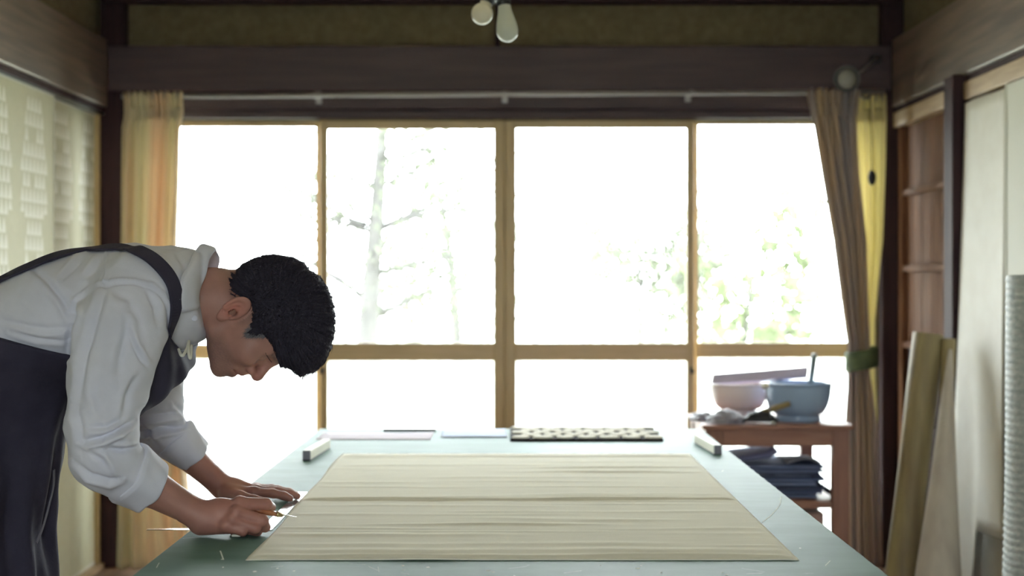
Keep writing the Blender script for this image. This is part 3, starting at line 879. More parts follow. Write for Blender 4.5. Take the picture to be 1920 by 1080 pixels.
# brush with wooden handle and dark bristles lying in front of bowls
bs = empty('brush', W(1440, 782, 5.52), 'wooden handled brush with dark head propped between the bowls', 'brush')
MB().tube([W(1418, 776, 5.53), W(1445, 768, 5.52), W(1481, 757, 5.49)], [.009, .0105, .0095], 12).build('handle', M_['roll'], bs, True)
def bl(u, v):
    p = W(1392 + 66 * u, 790 - 20 * math.sin(PI * u) ** .5 * math.sin(PI * v), 5.52)
    p[1] += .03 * math.cos(PI * v)
    p[2] = max(p[2], SZ + .001) + .002 * math.sin(40 * u) * math.sin(PI * v)
    return p
MB().grid(bl, 24, 10).build('bristle_head', M_['black'], bs, True)
cp = W(1451, 792, 5.48)
tag(MB().lathe([(.0005, .010), (.006, .009), (.0072, .006), (.0072, 0), (.0005, 0)], 16, Matrix.Translation((cp[0], 5.485, SZ))).build('bottle_cap', M_['bulb2'], None, True), 'tiny white cap on the front edge of the wooden stand', 'cap')
# crumpled bag
r2 = np.random.default_rng(11)
def crumple(cx, cy, rx, ry, rz, seed, nm, label, m):
    k = r2.uniform(6, 18, (7, 3)) * r2.choice([-1, 1], (7, 3)); phs = r2.uniform(0, 6, 7)
    def fn(u, v):
        th = 2 * PI * u; ph_ = PI * .5 * v
        dv = np.array((math.cos(th) * math.cos(ph_), math.sin(th) * math.cos(ph_), math.sin(ph_)))
        s_ = 1 + .10 * sum(abs(math.sin(k[i].dot(dv) * .35 + phs[i])) for i in range(7)) - .35
        return (cx + rx * dv[0] * s_, cy + ry * dv[1] * s_, SZ + .0005 + rz * dv[2] * s_)
    o = MB().grid(fn, 72, 22).build(nm, m, None, True)
    return tag(o, label, 'bag')
crumple(float(W(1362, 785, 5.52)[0]), 5.53, .058, .045, .040, 1, 'plastic_bag', 'crumpled grey plastic bag in front of the pinkish bowl', M_['bag'])
crumple(float(W(1315, 780, 5.62)[0]) + .01, 5.64, .042, .05, .028, 2, 'plastic_bag', 'low crumpled grey bag at the left end of the stand', M_['bag'])

# ================================================================== RIGHT FLOOR: rolls
def rollo(name, base, top, r, m, label, hollow=True, parts=True, r2_=None):
    root = empty(name, base, label, 'roll')
    r2_ = r2_ or r
    a = (np.array(top) - np.array(base)); a /= np.linalg.norm(a)
    mb = MB()
    n_ = 12
    pts = [np.array(base) * (1 - t) + np.array(top) * t for t in np.linspace(0, 1, n_)]
    rad = [r * (1 - t) + r2_ * t + .0015 * math.sin(9 * t) for t in np.linspace(0, 1, n_)]
    mb.tube(pts, rad, 28, caps=False)
    o = mb.build('rolled_sheet', m, root, True)
    ins = MB().tube([pts[-1] - a * .0, pts[-1] - a * .25], [r2_ * .86, r2_ * .86], 24, caps=False)
    ins.build('inner_face', M_['roll_in'], root, True)
    # rim between both
    t0 = MB().tube([pts[-1] - a * .002, pts[-1] + a * .001, pts[-1] + a * .001, pts[-1] - a * .01], [r2_ * 1.005, r2_ * 1.0, r2_ * .87, r2_ * .855], 28, caps=False)
    t0.build('rim', m, root, True)
    return root
rollo('paper_roll', (1.275, 5.30, 0.0), tuple(W(1741, 626, 5.34)), .052, M_['roll'], 'wide tan paper roll leaning against the board door', r2_=.050)
rollo('paper_roll', (1.385, 5.20, 0.0), tuple(W(1779, 636, 5.30)), .020, M_['roll'], 'narrow tan roll leaning just right of the wide tan roll', r2_=.022)
rollo('fabric_roll', (1.325, 5.0, 0.0), tuple(W(1782, 656, 5.24)), .090, M_['roll_g'], 'pale grey fabric roll tapering upward against the right wall', r2_=.006)
# bubble wrap roll
bwr = empty('bubble_wrap_roll', (1.40, 4.2, 0), 'silver bubble wrap roll standing at the right edge of the picture', 'roll')
nb_u, nb_v = 120, 190
def bub(u, v):
    th = 2 * PI * u; zz = 1.168 * v
    r = .105 + .0035 * math.sin(3 * th + 5 * v) + .0018 * math.sin(2 * PI * 62 * v + .8 * math.sin(4 * th)) + .0012 * math.sin(60 * th) * math.sin(2 * PI * 62 * v)
    cx = 1.392 + .022 * v
    return (cx + r * math.cos(th), 4.2 + r * math.sin(th), zz)
MB().grid(bub, nb_u, nb_v).build('wrap', M_['bubble'], bwr, True)
MB().lathe([(.03, 1.166), (.108, 1.167)], 40, Matrix.Translation((1.414, 4.2, 0))).build('roll_end', M_['bubble'], bwr, True)
MB().lathe([(.03, 1.170), (.03, .8), (.026, .8), (.026, 1.170), (.03, 1.170)], 24, Matrix.Translation((1.414, 4.2, 0))).build('core_tube', M_['cardboard'], bwr, True)

# ================================================================== GARDEN outside
gd = boxo('garden_ground', -30, 30, D + .2, 60, -.45, -.35, M_['garden'], bev=0)
tag(gd, kind='structure')
gr = boxo('rear_ground', -30, 30, -40, YB - .15, -.45, -.35, M_['garden'], bev=0)
tag(gr, kind='structure')
def leafquad(p, L_, wd, r):
    a = r.normal(size=3); a /= np.linalg.norm(a)
    b_ = np.cross(a, r.normal(size=3)); b_ /= np.linalg.norm(b_)
    c_ = np.cross(a, b_)
    return [p - a * L_ / 2, p - a * L_ * .1 + b_ * wd / 2 + c_ * wd * .12, p + a * L_ / 2, p - a * L_ * .1 - b_ * wd / 2 + c_ * wd * .12]
def tree(name, px, d, top_y, r0_, nbr, nleaf, label, spread, m, seed, lean=0., lo=.25, leafL=.065, cluster=.17):
    r = np.random.default_rng(seed)
    base = np.array(((px - VPX) * d / FPX, d, -.35))
    H = EYE - (top_y - VPY) * d / FPX
    root = empty(name, base, label, 'tree', None)
    N = 10
    tr = [base + np.array((lean * t + .05 * math.sin(4 * t + seed), .04 * math.sin(5 * t), (H + .35) * t)) for t in np.linspace(0, 1, N)]
    MB().tube(tr, [r0_ * (1 - .75 * t) for t in np.linspace(0, 1, N)], 10).build('trunk', M_['bark'], root, True)
    bm_ = MB(); lv = []; lf = []
    tips = []
    for k in range(nbr):
        t = r.uniform(lo, 1.0)
        p = tr[0] * 0 + np.array([np.interp(t, np.linspace(0, 1, N), [q[i] for q in tr]) for i in range(3)])
        a = r.uniform(0, 2 * PI); L_ = spread * r.uniform(.45, 1.0) * (1.15 - .6 * t)
        dv = np.array((math.cos(a), math.sin(a) * .7, r.uniform(.05, .5)))
        q1 = p + dv * L_ * .5 + np.array((0, 0, .04)); q2 = p + dv * L_ + np.array((0, 0, r.uniform(-.1, .15)))
        bm_.tube([p, q1, q2], [r0_ * .28 * (1.2 - t), r0_ * .16, r0_ * .06], 6)
        tips += [q1, q2, (q1 + q2) / 2]
    tag(bm_.build('branches', M_['bark'], root, True), kind='stuff')
    for k in range(int(nleaf * 2.0)):
        c_ = tips[r.integers(len(tips))] + r.normal(size=3) * cluster
        i0 = len(lv)
        lv += leafquad(c_, leafL * r.uniform(.6, 1.3), leafL * .5, r)
        lf += [(i0, i0 + 1, i0 + 2, i0 + 3)]
    tag(mk('foliage', lv, lf, m, root), kind='stuff')
    return root
tree('garden_tree', 692, 10.5, 120, .10, 24, 1500, 'slender grey trunked tree behind the second window pane from left', 1.0, M_['leaf'], 4, lean=.05)
tree('garden_tree', 880, 13.5, 330, .07, 22, 1400, 'leafy tree seen beside the middle window stile', 1.5, M_['leaf'], 5, lean=-.3)
tree('garden_tree', 1180, 15.0, 440, .05, 24, 1300, 'low spreading tree behind the third window pane', 1.9, M_['leaf3'], 6, lean=.1, lo=.3, leafL=.11)
tree('garden_sapling', 1325, 9.0, 400, .02, 12, 130, 'thin leaning sapling behind the right window pane', .5, M_['leaf2'], 7, lean=.35, leafL=.12, cluster=.07, lo=.45)
tree('garden_sapling', 1475, 10.9, 530, .016, 10, 110, 'short sapling low behind the right window pane near curtain', .5, M_['leaf2'], 8, lean=.05, leafL=.12, cluster=.07, lo=.5)
tree('garden_shrub', 780, 17.5, 545, .04, 22, 900, 'wide low shrub at the foot of the slender tree', 1.3, M_['leaf2'], 9, lo=.5)
# ================================================================== PERSON (sculpted as signed-distance volumes, meshed with surface nets)
YM = 3.015
def dot3(p, a): return p[:, 0] * a[0] + p[:, 1] * a[1] + p[:, 2] * a[2]
def rc(p, a, b, ra, rb):
    a = np.asarray(a, np.float32); b = np.asarray(b, np.float32)
    ba = b - a; pa = p - a
    h = np.clip((pa @ ba) / max(float(ba @ ba), 1e-12), 0, 1)
    q = pa - h[:, None] * ba
    return np.sqrt((q * q).sum(1)) - (ra + (rb - ra) * h)
def ell(p, c, r):
    q = p - np.asarray(c, np.float32); r = np.asarray(r, np.float32)
    a = q / r
    k0 = np.sqrt((a * a).sum(1)); b = a / r
    k1 = np.sqrt((b * b).sum(1)) + 1e-9
    return k0 * (k0 - 1.0) / k1
def smin(a, b, k):
    h = np.clip(.5 + .5 * (b - a) / k, 0, 1)
    return b + (a - b) * h - k * h * (1 - h)
def smax(a, b, k): return -smin(-a, -b, k)
def chain(p, pts, rad, k=.01):
    d = None
    for i in range(len(pts) - 1):
        e = rc(p, pts[i], pts[i + 1], rad[i], rad[i + 1])
        d = e if d is None else smin(d, e, k)
    return d
def local(p, box, fn, d, k):
    """d = smin(d, fn(p)) evaluated only within box (lo,hi)"""
    lo, hi = box
    m = np.all((p > np.asarray(lo)) & (p < np.asarray(hi)), axis=1)
    if m.any():
        d = d.copy()
        d[m] = smin(d[m], fn(p[m]), k)
    return d

def surface_net(f, lo, hi, h, B=8, slack=1.9):
    lo = np.asarray(lo, np.float32); hi = np.asarray(hi, np.float32)
    nb = np.ceil((hi - lo) / (h * B)).astype(int)
    gi = np.stack(np.meshgrid(*[np.arange(n) for n in nb], indexing='ij'), -1).reshape(-1, 3)
    cen = lo + (gi + .5) * (B * h)
    dc = np.concatenate([f(c.astype(np.float32)) for c in np.array_split(cen, max(1, len(cen) // 60000))])
    gi = gi[np.abs(dc) < B * h * .87 * slack]
    loc = np.stack(np.meshgrid(*[np.arange(B + 1)] * 3, indexing='ij'), -1).reshape(-1, 3)
    N = nb * B + 3
    def key(c): return (c[..., 0].astype(np.int64) * N[1] + c[..., 1]) * N[2] + c[..., 2]
    V = []; K = []; E = []
    off = [(0, 0, 0), (1, 0, 0), (0, 1, 0), (1, 1, 0), (0, 0, 1), (1, 0, 1), (0, 1, 1), (1, 1, 1)]
    edges = [(0, 1), (2, 3), (4, 5), (6, 7), (0, 2), (1, 3), (4, 6), (5, 7), (0, 4), (1, 5), (2, 6), (3, 7)]
    for blk in np.array_split(gi, max(1, len(gi) // 500)):
        if not len(blk): continue
        ip = blk[:, None, :] * B + loc[None]
        val = f((lo + ip.reshape(-1, 3) * h).astype(np.float32)).reshape(len(blk), B + 1, B + 1, B + 1)
        cv = np.stack([val[:, o[0]:o[0] + B, o[1]:o[1] + B, o[2]:o[2] + B] for o in off], -1)
        s = cv < 0
        act = s.any(-1) & ~s.all(-1)
        bi, i, j, k = np.nonzero(act)
        if not len(bi): continue
        c8 = cv[bi, i, j, k]; s8 = s[bi, i, j, k]
        acc = np.zeros((len(bi), 3), np.float32); cnt = np.zeros(len(bi), np.float32)
        for a, b_ in edges:
            m = s8[:, a] != s8[:, b_]
            va, vb = c8[m, a], c8[m, b_]
            t = (va / (va - vb))[:, None]
            acc[m] += np.array(off[a], np.float32) * (1 - t) + np.array(off[b_], np.float32) * t
            cnt[m] += 1
        cell = blk[bi] * B + np.stack([i, j, k], -1)
        V.append(lo + (cell + acc / cnt[:, None]) * h); K.append(key(cell))
        # lattice edges leaving corner 0
        for ax in range(3):
            e = (1, 2, 4)[ax]
            m = s8[:, 0] != s8[:, e]
            if m.any():
                E.append(np.concatenate([cell[m], np.full((m.sum(), 1), ax), s8[m, 0:1].astype(int)], 1))
    V = np.concatenate(V); K = np.concatenate(K)
    o = np.argsort(K); V = V[o]; K = K[o]
    E = np.concatenate(E)
    quads = []
    for ax in range(3):
        e = E[E[:, 3] == ax]
        u, v_ = [(1, 2), (2, 0), (0, 1)][ax]
        cs = []
        for du, dv in ((0, 0), (-1, 0), (-1, -1), (0, -1)):
            c = e[:, :3].copy(); c[:, u] += du; c[:, v_] += dv
            kk = key(c); ix = np.clip(np.searchsorted(K, kk), 0, len(K) - 1)
            cs.append(np.where(K[ix] == kk, ix, -1))
        q = np.stack(cs, 1)
        ok = (q >= 0).all(1); q = q[ok]; ins = e[ok, 4] == 1
        q[~ins] = q[~ins][:, ::-1]
        quads.append(q)
    return V, np.concatenate(quads)

def normals(f, v, e=.0012):
    v = v.astype(np.float32); g = np.zeros_like(v)
    for a in range(3):
        d = np.zeros(3, np.float32); d[a] = e
        g[:, a] = f(v + d) - f(v - d)
    return g / (np.linalg.norm(g, axis=1, keepdims=True) + 1e-9)
def polish(f, v, n=1):
    for _ in range(n):
        nn = normals(f, v)
        v = v - nn * np.clip(f(v.astype(np.float32)), -.003, .003)[:, None]
    return v
def topx(v): return VPX + v[:, 0] * FPX / v[:, 1], VPY - (v[:, 2] - EYE) * FPX / v[:, 1]
def castpx(f, px, py, dmin=2.45, dmax=3.5):
    dirv = np.array([(px - VPX) / FPX, 1.0, -(py - VPY) / FPX]); L_ = np.linalg.norm(dirv); dirv /= L_
    t = dmin * L_
    for _ in range(160):
        p = np.array([0, 0, EYE]) + dirv * t
        d = float(f(p[None].astype(np.float32))[0])
        if d < .0004: return p
        t += max(d * .6, .0006)
        if t > dmax * L_: return None
    return None

# ---------------- head frame
HO = W(455, 592, YM)
HU = np.array((.94, 0, .342)); HF = np.array((.342, 0, -.94))
HU /= np.linalg.norm(HU); HF /= np.linalg.norm(HF)
def head_loc(p):
    q = p - HO.astype(np.float32)
    return np.stack([q @ HU.astype(np.float32), q @ HF.astype(np.float32), q[:, 1]], 1).astype(np.float32)
def head_world(u, f_, l): return HO + HU * u + HF * f_ + np.array((0, l, 0))

def head_sdf(p):
    P = head_loc(p); P[:, 2] = np.abs(P[:, 2])
    d = ell(P, (.050, .003, 0), (.080, .092, .072))
    d = smin(d, ell(P, (.034, .036, 0), (.056, .067, .064)), .02)
    d = smin(d, ell(P, (-.012, .042, 0), (.060, .055, .058)), .02)
    d = smin(d, rc(P, (-.046, .010, .046), (-.073, .070, .016), .015, .014), .018)
    d = smin(d, rc(P, (.0, .002, .056), (-.046, .010, .047), .013, .015), .018)
    d = smin(d, ell(P, (-.056, .042, 0), (.026, .040, .040)), .015)
    d = smin(d, ell(P, (-.0745, .0805, 0), (.0155, .0145, .020)), .012)
    d = smin(d, ell(P, (-.045, .078, 0), (.028, .022, .029)), .014)
    d = smin(d, ell(P, (-.006, .068, .044), (.021, .024, .019)), .02)
    d = smin(d, rc(P, (.031, .0975, .0), (.034, .078, .044), .0100, .0085), .012)
    d = smin(d, rc(P, (.020, .1015, 0), (-.008, .1145, 0), .0065, .0090), .011)
    d = smin(d, ell(P, (-.0135, .1145, 0), (.0105, .0110, .0115)), .006)
    d = smin(d, ell(P, (-.0175, .1020, .0125), (.0085, .0095, .0075)), .005)
    d = smin(d, rc(P, (-.024, .1005, 0), (-.040, .0985, 0), .0075, .006), .007)
    d = smin(d, rc(P, (-.036, .0985, 0), (-.044, .086, .024), .0062, .004), .007)
    d = smin(d, rc(P, (-.0555, .0960, 0), (-.052, .0855, .022), .0066, .004), .007)
    d = smax(d, -rc(P, (-.0465, .1055, 0), (-.0475, .0895, .026), .0024, .0016), .004)
    d = smax(d, -ell(P, (-.0225, .1035, .0065), (.0040, .0050, .0035)), .002)
    d = smax(d, -ell(P, (.013, .0985, .032), (.0115, .0135, .017)), .012)
    d = smin(d, ell(P, (.0125, .0795, .031), (.0125, .0130, .0145)), .004)
    d = smax(d, -rc(P, (.0055, .0930, .020), (.0050, .0880, .044), .0012, .001), .002)
    return d
def ear_sdf(p):
    P = head_loc(p); P[:, 2] = np.abs(P[:, 2])
    u, f_, l = P[:, 0], P[:, 1], P[:, 2]
    lo_ = .0745 + np.clip(-(f_ + .002) * .42, -.004, .02)
    # tilt : long axis leans back at the top
    a = .12
    uu = u * math.cos(a) - (f_ + .013) * math.sin(a); ff = u * math.sin(a) + (f_ + .013) * math.cos(a)
    sh = np.where(uu > 0, .0175, .0135)          # narrower lobe
    sh = .0155 + .0030 * np.clip(uu / .03, -1, 1)
    e = np.sqrt((uu / .0325) ** 2 + (ff / sh) ** 2)
    dl = (l - lo_)
    plate = np.maximum(np.abs(dl + .0015) - .0022, (e - 1) * .016)
    rim = np.sqrt(((e - .90) * .017) ** 2 + (dl - .0026) ** 2) - np.where(uu < -.013, .0018, .0040)
    anti = np.sqrt(((np.sqrt(((uu + .002) / .020) ** 2 + ((ff - .001) / .0095) ** 2) - 1) * .0105) ** 2 + (dl - .0016) ** 2) - .0026
    anti = np.where(uu < -.014, .02, anti)
    d = smin(smin(plate, rim, .002), anti, .0018)
    q = np.stack([uu + .004, ff - .004, dl - .0022], 1)
    d = smax(d, -ell(q, (0, 0, 0), (.0100, .0072, .0056)), .002)
    d = smin(d, ell(np.stack([uu + .001, ff - .0135, dl - .001], 1), (0, 0, 0), (.006, .004, .004)), .003)   # tragus
    d = smin(d, ell(np.stack([uu + .024, ff - .002, dl], 1), (0, 0, 0), (.010, .0085, .0042)), .004)    # lobe
    return d
HB = (HO - np.array((.17, .13, .19)), HO + np.array((.22, .13, .17)))

# ---------------- arms, hands
NS, NE, NWr = W(248, 570, 2.86), W(192, 862, 2.80), W(372, 965, 2.872)
FS, FE, FWr = W(305, 590, 3.19), W(296, 798, 3.295), W(417, 913, 3.335)
def hand_near(p):
    d = chain(p, [W(352, 955, 2.866), W(384, 967, 2.872), W(412, 961, 2.872), W(446, 953, 2.872)], [.0240, .0245, .0245, .0170], .01)
    d = smin(d, rc(p, W(378, 978, 2.868), W(428, 984, 2.862), .0245, .0165), .012)
    d = smin(d, rc(p, W(388, 966, 2.90), W(442, 958, 2.915), .020, .014), .012)
    fing = None
    for pts, rad in (
        ([W(450, 945, 2.868), W(499, 945, 2.888), W(507, 951, 2.914), W(490, 957, 2.938)], [.0128, .0104, .0090, .0080]),
        ([W(444, 961, 2.856), W(492, 976, 2.866), W(497, 988, 2.888), W(474, 986, 2.912)], [.0125, .0108, .0092, .0080]),
        ([W(436, 975, 2.852), W(478, 990, 2.858), W(482, 996, 2.880), W(460, 994, 2.900)], [.0120, .0102, .0088, .0078]),
        ([W(424, 986, 2.850), W(455, 995, 2.852), W(455, 998, 2.872), W(438, 997, 2.888)], [.0112, .0092, .0080, .0072])):
        e = chain(p, pts, rad, .004)
        # knuckle bumps
        e = smin(e, np.sqrt(((p - pts[0].astype(np.float32) - np.array((0, -.002, .002), np.float32)) ** 2).sum(1)) - rad[0] * .98, .006)
        fing = e if fing is None else smin(fing, e, .0022)
    d = smin(d, fing, .007)
    th = chain(p, [W(398, 958, 2.905), W(440, 950, 2.930), W(476, 953, 2.944), W(497, 957.5, 2.946)], [.0150, .0120, .0102, .0082], .006)
    return smin(d, th, .006)
FZ = TZ + .0018
def hand_far(p):
    d = chain(p, [W(400, 896, 3.328), W(417, 913, 3.335), np.array((-.575, 3.338, FZ + .0215)), np.array((-.535, 3.335, FZ + .0170))], [.0225, .0225, .0215, .0155], .012)
    d = smin(d, rc(p, (-.585, 3.312, FZ + .0185), (-.530, 3.306, FZ + .0165), .0180, .0130), .012)
    d = smin(d, rc(p, (-.585, 3.362, FZ + .0170), (-.536, 3.372, FZ + .0150), .0165, .0120), .012)
    fing = None
    for y0, y1, x0, x1, r0_ in ((3.303, 3.296, -.530, -.447, .0098), (3.328, 3.329, -.527, -.4365, .0100), (3.352, 3.358, -.530, -.444, .0096), (3.374, 3.386, -.537, -.468, .0086)):
        L_ = x1 - x0
        pts = [np.array((x0, y0, FZ + .0195)), np.array((x0 + .48 * L_, (y0 + y1) / 2, FZ + .0180)), np.array((x0 + .77 * L_, y0 * .25 + y1 * .75, FZ + .0130)), np.array((x1 - .007, y1, FZ + .0082))]
        e = chain(p, pts, [r0_ * 1.08, r0_ * .95, r0_ * .84, r0_ * .74], .005)
        e = smin(e, np.sqrt(((p - pts[0].astype(np.float32)) ** 2).sum(1)) - r0_ * 1.12, .006)
        fing = e if fing is None else smin(fing, e, .002)
    d = smin(d, fing, .008)
    th = chain(p, [np.array((-.585, 3.308, FZ + .018)), np.array((-.552, 3.278, FZ + .0135)), np.array((-.522, 3.258, FZ + .0100)), np.array((-.498, 3.250, FZ + .0080))], [.0150, .0120, .0100, .0078], .006)
    return smin(d, th, .008)

TOR = [W(325, 561, YM), W(255, 572, YM), W(130, 592, YM), W(0, 645, YM), W(-110, 745, YM)]
def flat(p, s):
    q = p.copy(); q[:, 1] = (q[:, 1] - YM) / s + YM
    return q
def body_sdf(p):
    q = flat(p, 1.45)
    d = chain(q, TOR, [.070, .088, .092, .090, .098], .03)
    d = smin(d, chain(p, [W(470, 580, YM), W(408, 563, YM), W(340, 558, YM)], [.052, .0565, .060], .02), .012)
    for S_, E_ in ((NS, NE), (FS, FE)):
        d = smin(d, rc(p, S_, E_, .044, .033), .02)
    d = smin(d, chain(p, [NE, W(262, 902, 2.845), NWr], [.038, .0365, .0238], .02), .012)
    d = smin(d, chain(p, [FE, W(335, 838, 3.31), FWr], [.031, .0325, .0225], .02), .012)
    def hd(x): return smin(head_sdf(x), ear_sdf(x), .004)
    d = local(p, HB, hd, d, .022)
    d = local(p, (W(330, 1040, 2.84) - np.array((0, .08, .03)), W(540, 900, 2.9) + np.array((.02, .12, .04))), hand_near, d, .008)
    d = local(p, ((-.70, 3.18, .67), (-.40, 3.46, .80)), hand_far, d, .008)
    return d

person = empty('person', (float(TOR[4][0]), YM, 0), 'person in white shirt and dark apron bending over the table, holding an awl', 'person')
import time as _t
_t0 = _t.time()
bv, bq = surface_net(body_sdf, (-1.26, 2.64, .685), (-.28, 3.46, 1.46), .0026)
bv = polish(body_sdf, bv, 2)
body = mkfast('body', bv, bq, M_['skin'], person)
tag(body, 'black haired head bowed in right profile, bare forearms and hands')
# skin tone layer: stubble, rosy ear, darker lips, shade painted into the ear hollow
P = head_loc(bv.astype(np.float32)); u_, f_, l_ = P[:, 0], P[:, 1], np.abs(P[:, 2])
tone = np.ones((len(bv), 4), np.float32)
def gs(x, s): return np.exp(-(x / s) ** 2)
beard = np.clip((-.030 - u_) / .018, 0, 1) * np.clip((f_ - .005) / .03, 0, 1) * (u_ > -.13) * np.clip((.16 - f_) / .02, 0, 1)
beard *= 1 - .6 * gs(np.hypot(u_ + .046, f_ - .095), .014)
n1 = .5 + .5 * np.sin(u_ * 900 + 3 * np.sin(f_ * 700)) * np.sin(f_ * 1000 + l_ * 600)
tone[:, :3] *= 1 - beard[:, None] * (.22 + .18 * n1[:, None]) * np.array((1.0, .85, .78))
lips = gs(np.hypot((u_ + .046) / 1.0, (f_ - .098) / 1.2), .011) * (l_ < .026)
tone[:, :3] *= 1 - lips[:, None] * np.array((.10, .30, .28))
ear_m = np.clip(1 - np.hypot(u_ / .04, (f_ + .013) / .024), 0, 1) * (l_ > .068)
tone[:, :3] *= 1 + ear_m[:, None] * np.array((.35, .0, .0))
concha_shade = gs(np.hypot((u_ - .001), (f_ + .004)), .0055) * (l_ > .066)  # shade of the concha painted into the tone
tone[:, :3] *= 1 - .6 * concha_shade[:, None]
nose = gs(np.hypot(u_ + .012, f_ - .115), .02)
tone[:, :3] *= 1 + nose[:, None] * np.array((.10, -.06, -.06))
hx, hy_ = topx(bv)
hand = np.clip((hx - 330) / 80, 0, 1) * (bv[:, 2] < .80)
tone[:, :3] *= 1 + hand[:, None] * np.array((.02, -.08, -.08))
# finger creases across knuckles / brow colour
brow = np.clip(1 - np.hypot((u_ - .034) / .0065, 0 * u_), 0, 1) * (l_ > .012) * (l_ < .050) * (f_ > .06) * (.6 + .4 * n1)
tone[:, :3] *= 1 - .72 * np.clip(brow, 0, 1)[:, None]
temple = np.clip((u_ + .012) / .02, 0, 1) * np.clip((.030 - f_) / .02, 0, 1) * (u_ < .1)
tone[:, :3] *= 1 - .35 * temple[:, None] * (ear_m < .02)[:, None]
lay = body.data.color_attributes.new('tone', 'FLOAT_COLOR', 'POINT')
lay.data.foreach_set('color', np.clip(tone, 0, 1.4).ravel())

# closed-eye lashes
lp = [castpx(body_sdf, a_, b_, 2.8, 3.1) for a_, b_ in ((498, 662), (501, 668), (505, 674), (509.5, 679.5))]
lp = [q + np.array((0, -.0002, 0)) for q in lp if q is not None]
MB().tube(lp, [.0005] + [.0007] * (len(lp) - 2) + [.0005], 8).build('eyelashes', M_['lash'], person, True)
lm = [np.array((q[0], 2 * YM - q[1], q[2])) for q in lp]
MB().tube(lm, [.0005] + [.0009] * (len(lm) - 2) + [.0005], 8).build('eyelashes', M_['lash'], person, True)

# finger nails on the far hand
for y1, x1, r0_ in ((3.296, -.447, .0098), (3.329, -.4365, .0100), (3.358, -.444, .0096), (3.386, -.468, .0086)):
    c = np.array((x1 - .010, y1, FZ + .0082 + r0_ * .70))
    def nf(u, v, c=c, r=r0_): return (c[0] - .004 + .010 * u, c[1] + r * .52 * (v * 2 - 1), c[2] + .0005 - .35 * r * (v * 2 - 1) ** 2 - .0028 * u)
    o = MB().grid(nf, 4, 6).build('fingernail', M_['nail'], person, True)

# ---------------- hair
HP = [(425, 510), (445, 507), (456, 494), (480, 482.5), (504, 478), (530, 478.5), (548, 481), (572, 491), (588, 507), (606, 515), (620, 531), (631, 556), (634.5, 595), (632, 640),
      (623, 669), (606, 692), (587, 703), (567, 706.5), (556, 699), (552, 688), (541, 687), (531, 686), (527, 668), (520, 645), (511, 633), (503, 625), (496, 628), (480, 631), (467, 625), (478, 612), (482, 600), (484, 583), (477, 566), (458, 560), (440, 556), (430, 553), (422, 533)]
HP2 = np.array([[((x - 455) * HU[0] - (y - 592) * HU[2]) / 995, ((x - 455) * HF[0] - (y - 592) * HF[2]) / 995] for x, y in HP], np.float32)
def poly2(P2, poly):
    n = len(poly)
    d = np.full(len(P2), 1e9, np.float32); ins = np.zeros(len(P2), bool)
    for i in range(n):
        a = poly[i]; b = poly[(i + 1) % n]
        e = b - a; w_ = P2 - a
        t = np.clip((w_ @ e) / float(e @ e), 0, 1)
        q = w_ - t[:, None] * e
        d = np.minimum(d, (q * q).sum(1))
        c1 = P2[:, 1] >= a[1]; c2 = P2[:, 1] < b[1]; c3 = e[0] * w_[:, 1] > e[1] * w_[:, 0]
        ins ^= (c1 & c2 & c3) | (~c1 & ~c2 & ~c3)
    d = np.sqrt(d)
    return np.where(ins, -d, d)
def hair_sdf(p):
    P = head_loc(p)
    u, f_, l = P[:, 0], P[:, 1], np.abs(P[:, 2])
    d2 = poly2(P[:, :2], HP2)
    # clumped locks
    ang = np.arctan2(f_ - .02, u - .07)
    lock = .0024 * np.sin(46 * ang + 5 * np.sin(60 * u)) * np.sin(70 * l + 14 * ang) + .0016 * np.sin(95 * ang + 90 * l)
    e = ell(P, (.062, .022, 0), (.108, .130, .0865)) + lock
    return smax(d2 + lock * .6, e, .022)
hv, hq = surface_net(hair_sdf, HO - np.array((.08, .115, .17)), HO + np.array((.215, .115, .16)), .0025)
hv = polish(hair_sdf, hv, 1)
hair = mkfast('hair', hv, hq, M_['hair'], person)
tag(hair, 'thick black hair with hanging fringe and greying sideburn')
# separate locks on the surface
hn = normals(hair_sdf, hv)
hr = np.random.default_rng(5)
P = head_loc(hv.astype(np.float32))
crown = np.array((.135, -.035, 0))
sel = hr.choice(len(hv), 5200, replace=False)
Pl = P[sel]; nl = np.stack([hn[sel] @ HU, hn[sel] @ HF, hn[sel][:, 1]], 1)
flow = Pl - crown; flow /= np.linalg.norm(flow, axis=1, keepdims=True)
grav = np.array((HU @ np.array((0, 0, -1)), HF @ np.array((0, 0, -1)), 0))
flow = flow + .55 * grav * np.clip((Pl[:, 1:2] - .02) / .06, 0, 1)
tgt = np.stack([np.full(len(Pl), .050), np.full(len(Pl), .152), Pl[:, 2] * .95], 1) - Pl
tgt /= np.linalg.norm(tgt, axis=1, keepdims=True) + 1e-6
wt = np.clip((Pl[:, 1:2] - .055) / .05, 0, 1) * np.clip((Pl[:, 0:1] - .045) / .03, 0, 1)
flow = flow * (1 - wt) + 1.2 * tgt * wt
flow += hr.normal(size=flow.shape) * .05
flow -= (flow * nl).sum(1, keepdims=True) * nl
flow /= np.linalg.norm(flow, axis=1, keepdims=True) + 1e-9
keep = (nl @ np.array((0, 0, 1)) ** 2 >= -1)
L_ = hr.uniform(.016, .040, len(sel)) * np.where(Pl[:, 1] > .09, 1.2, .8)
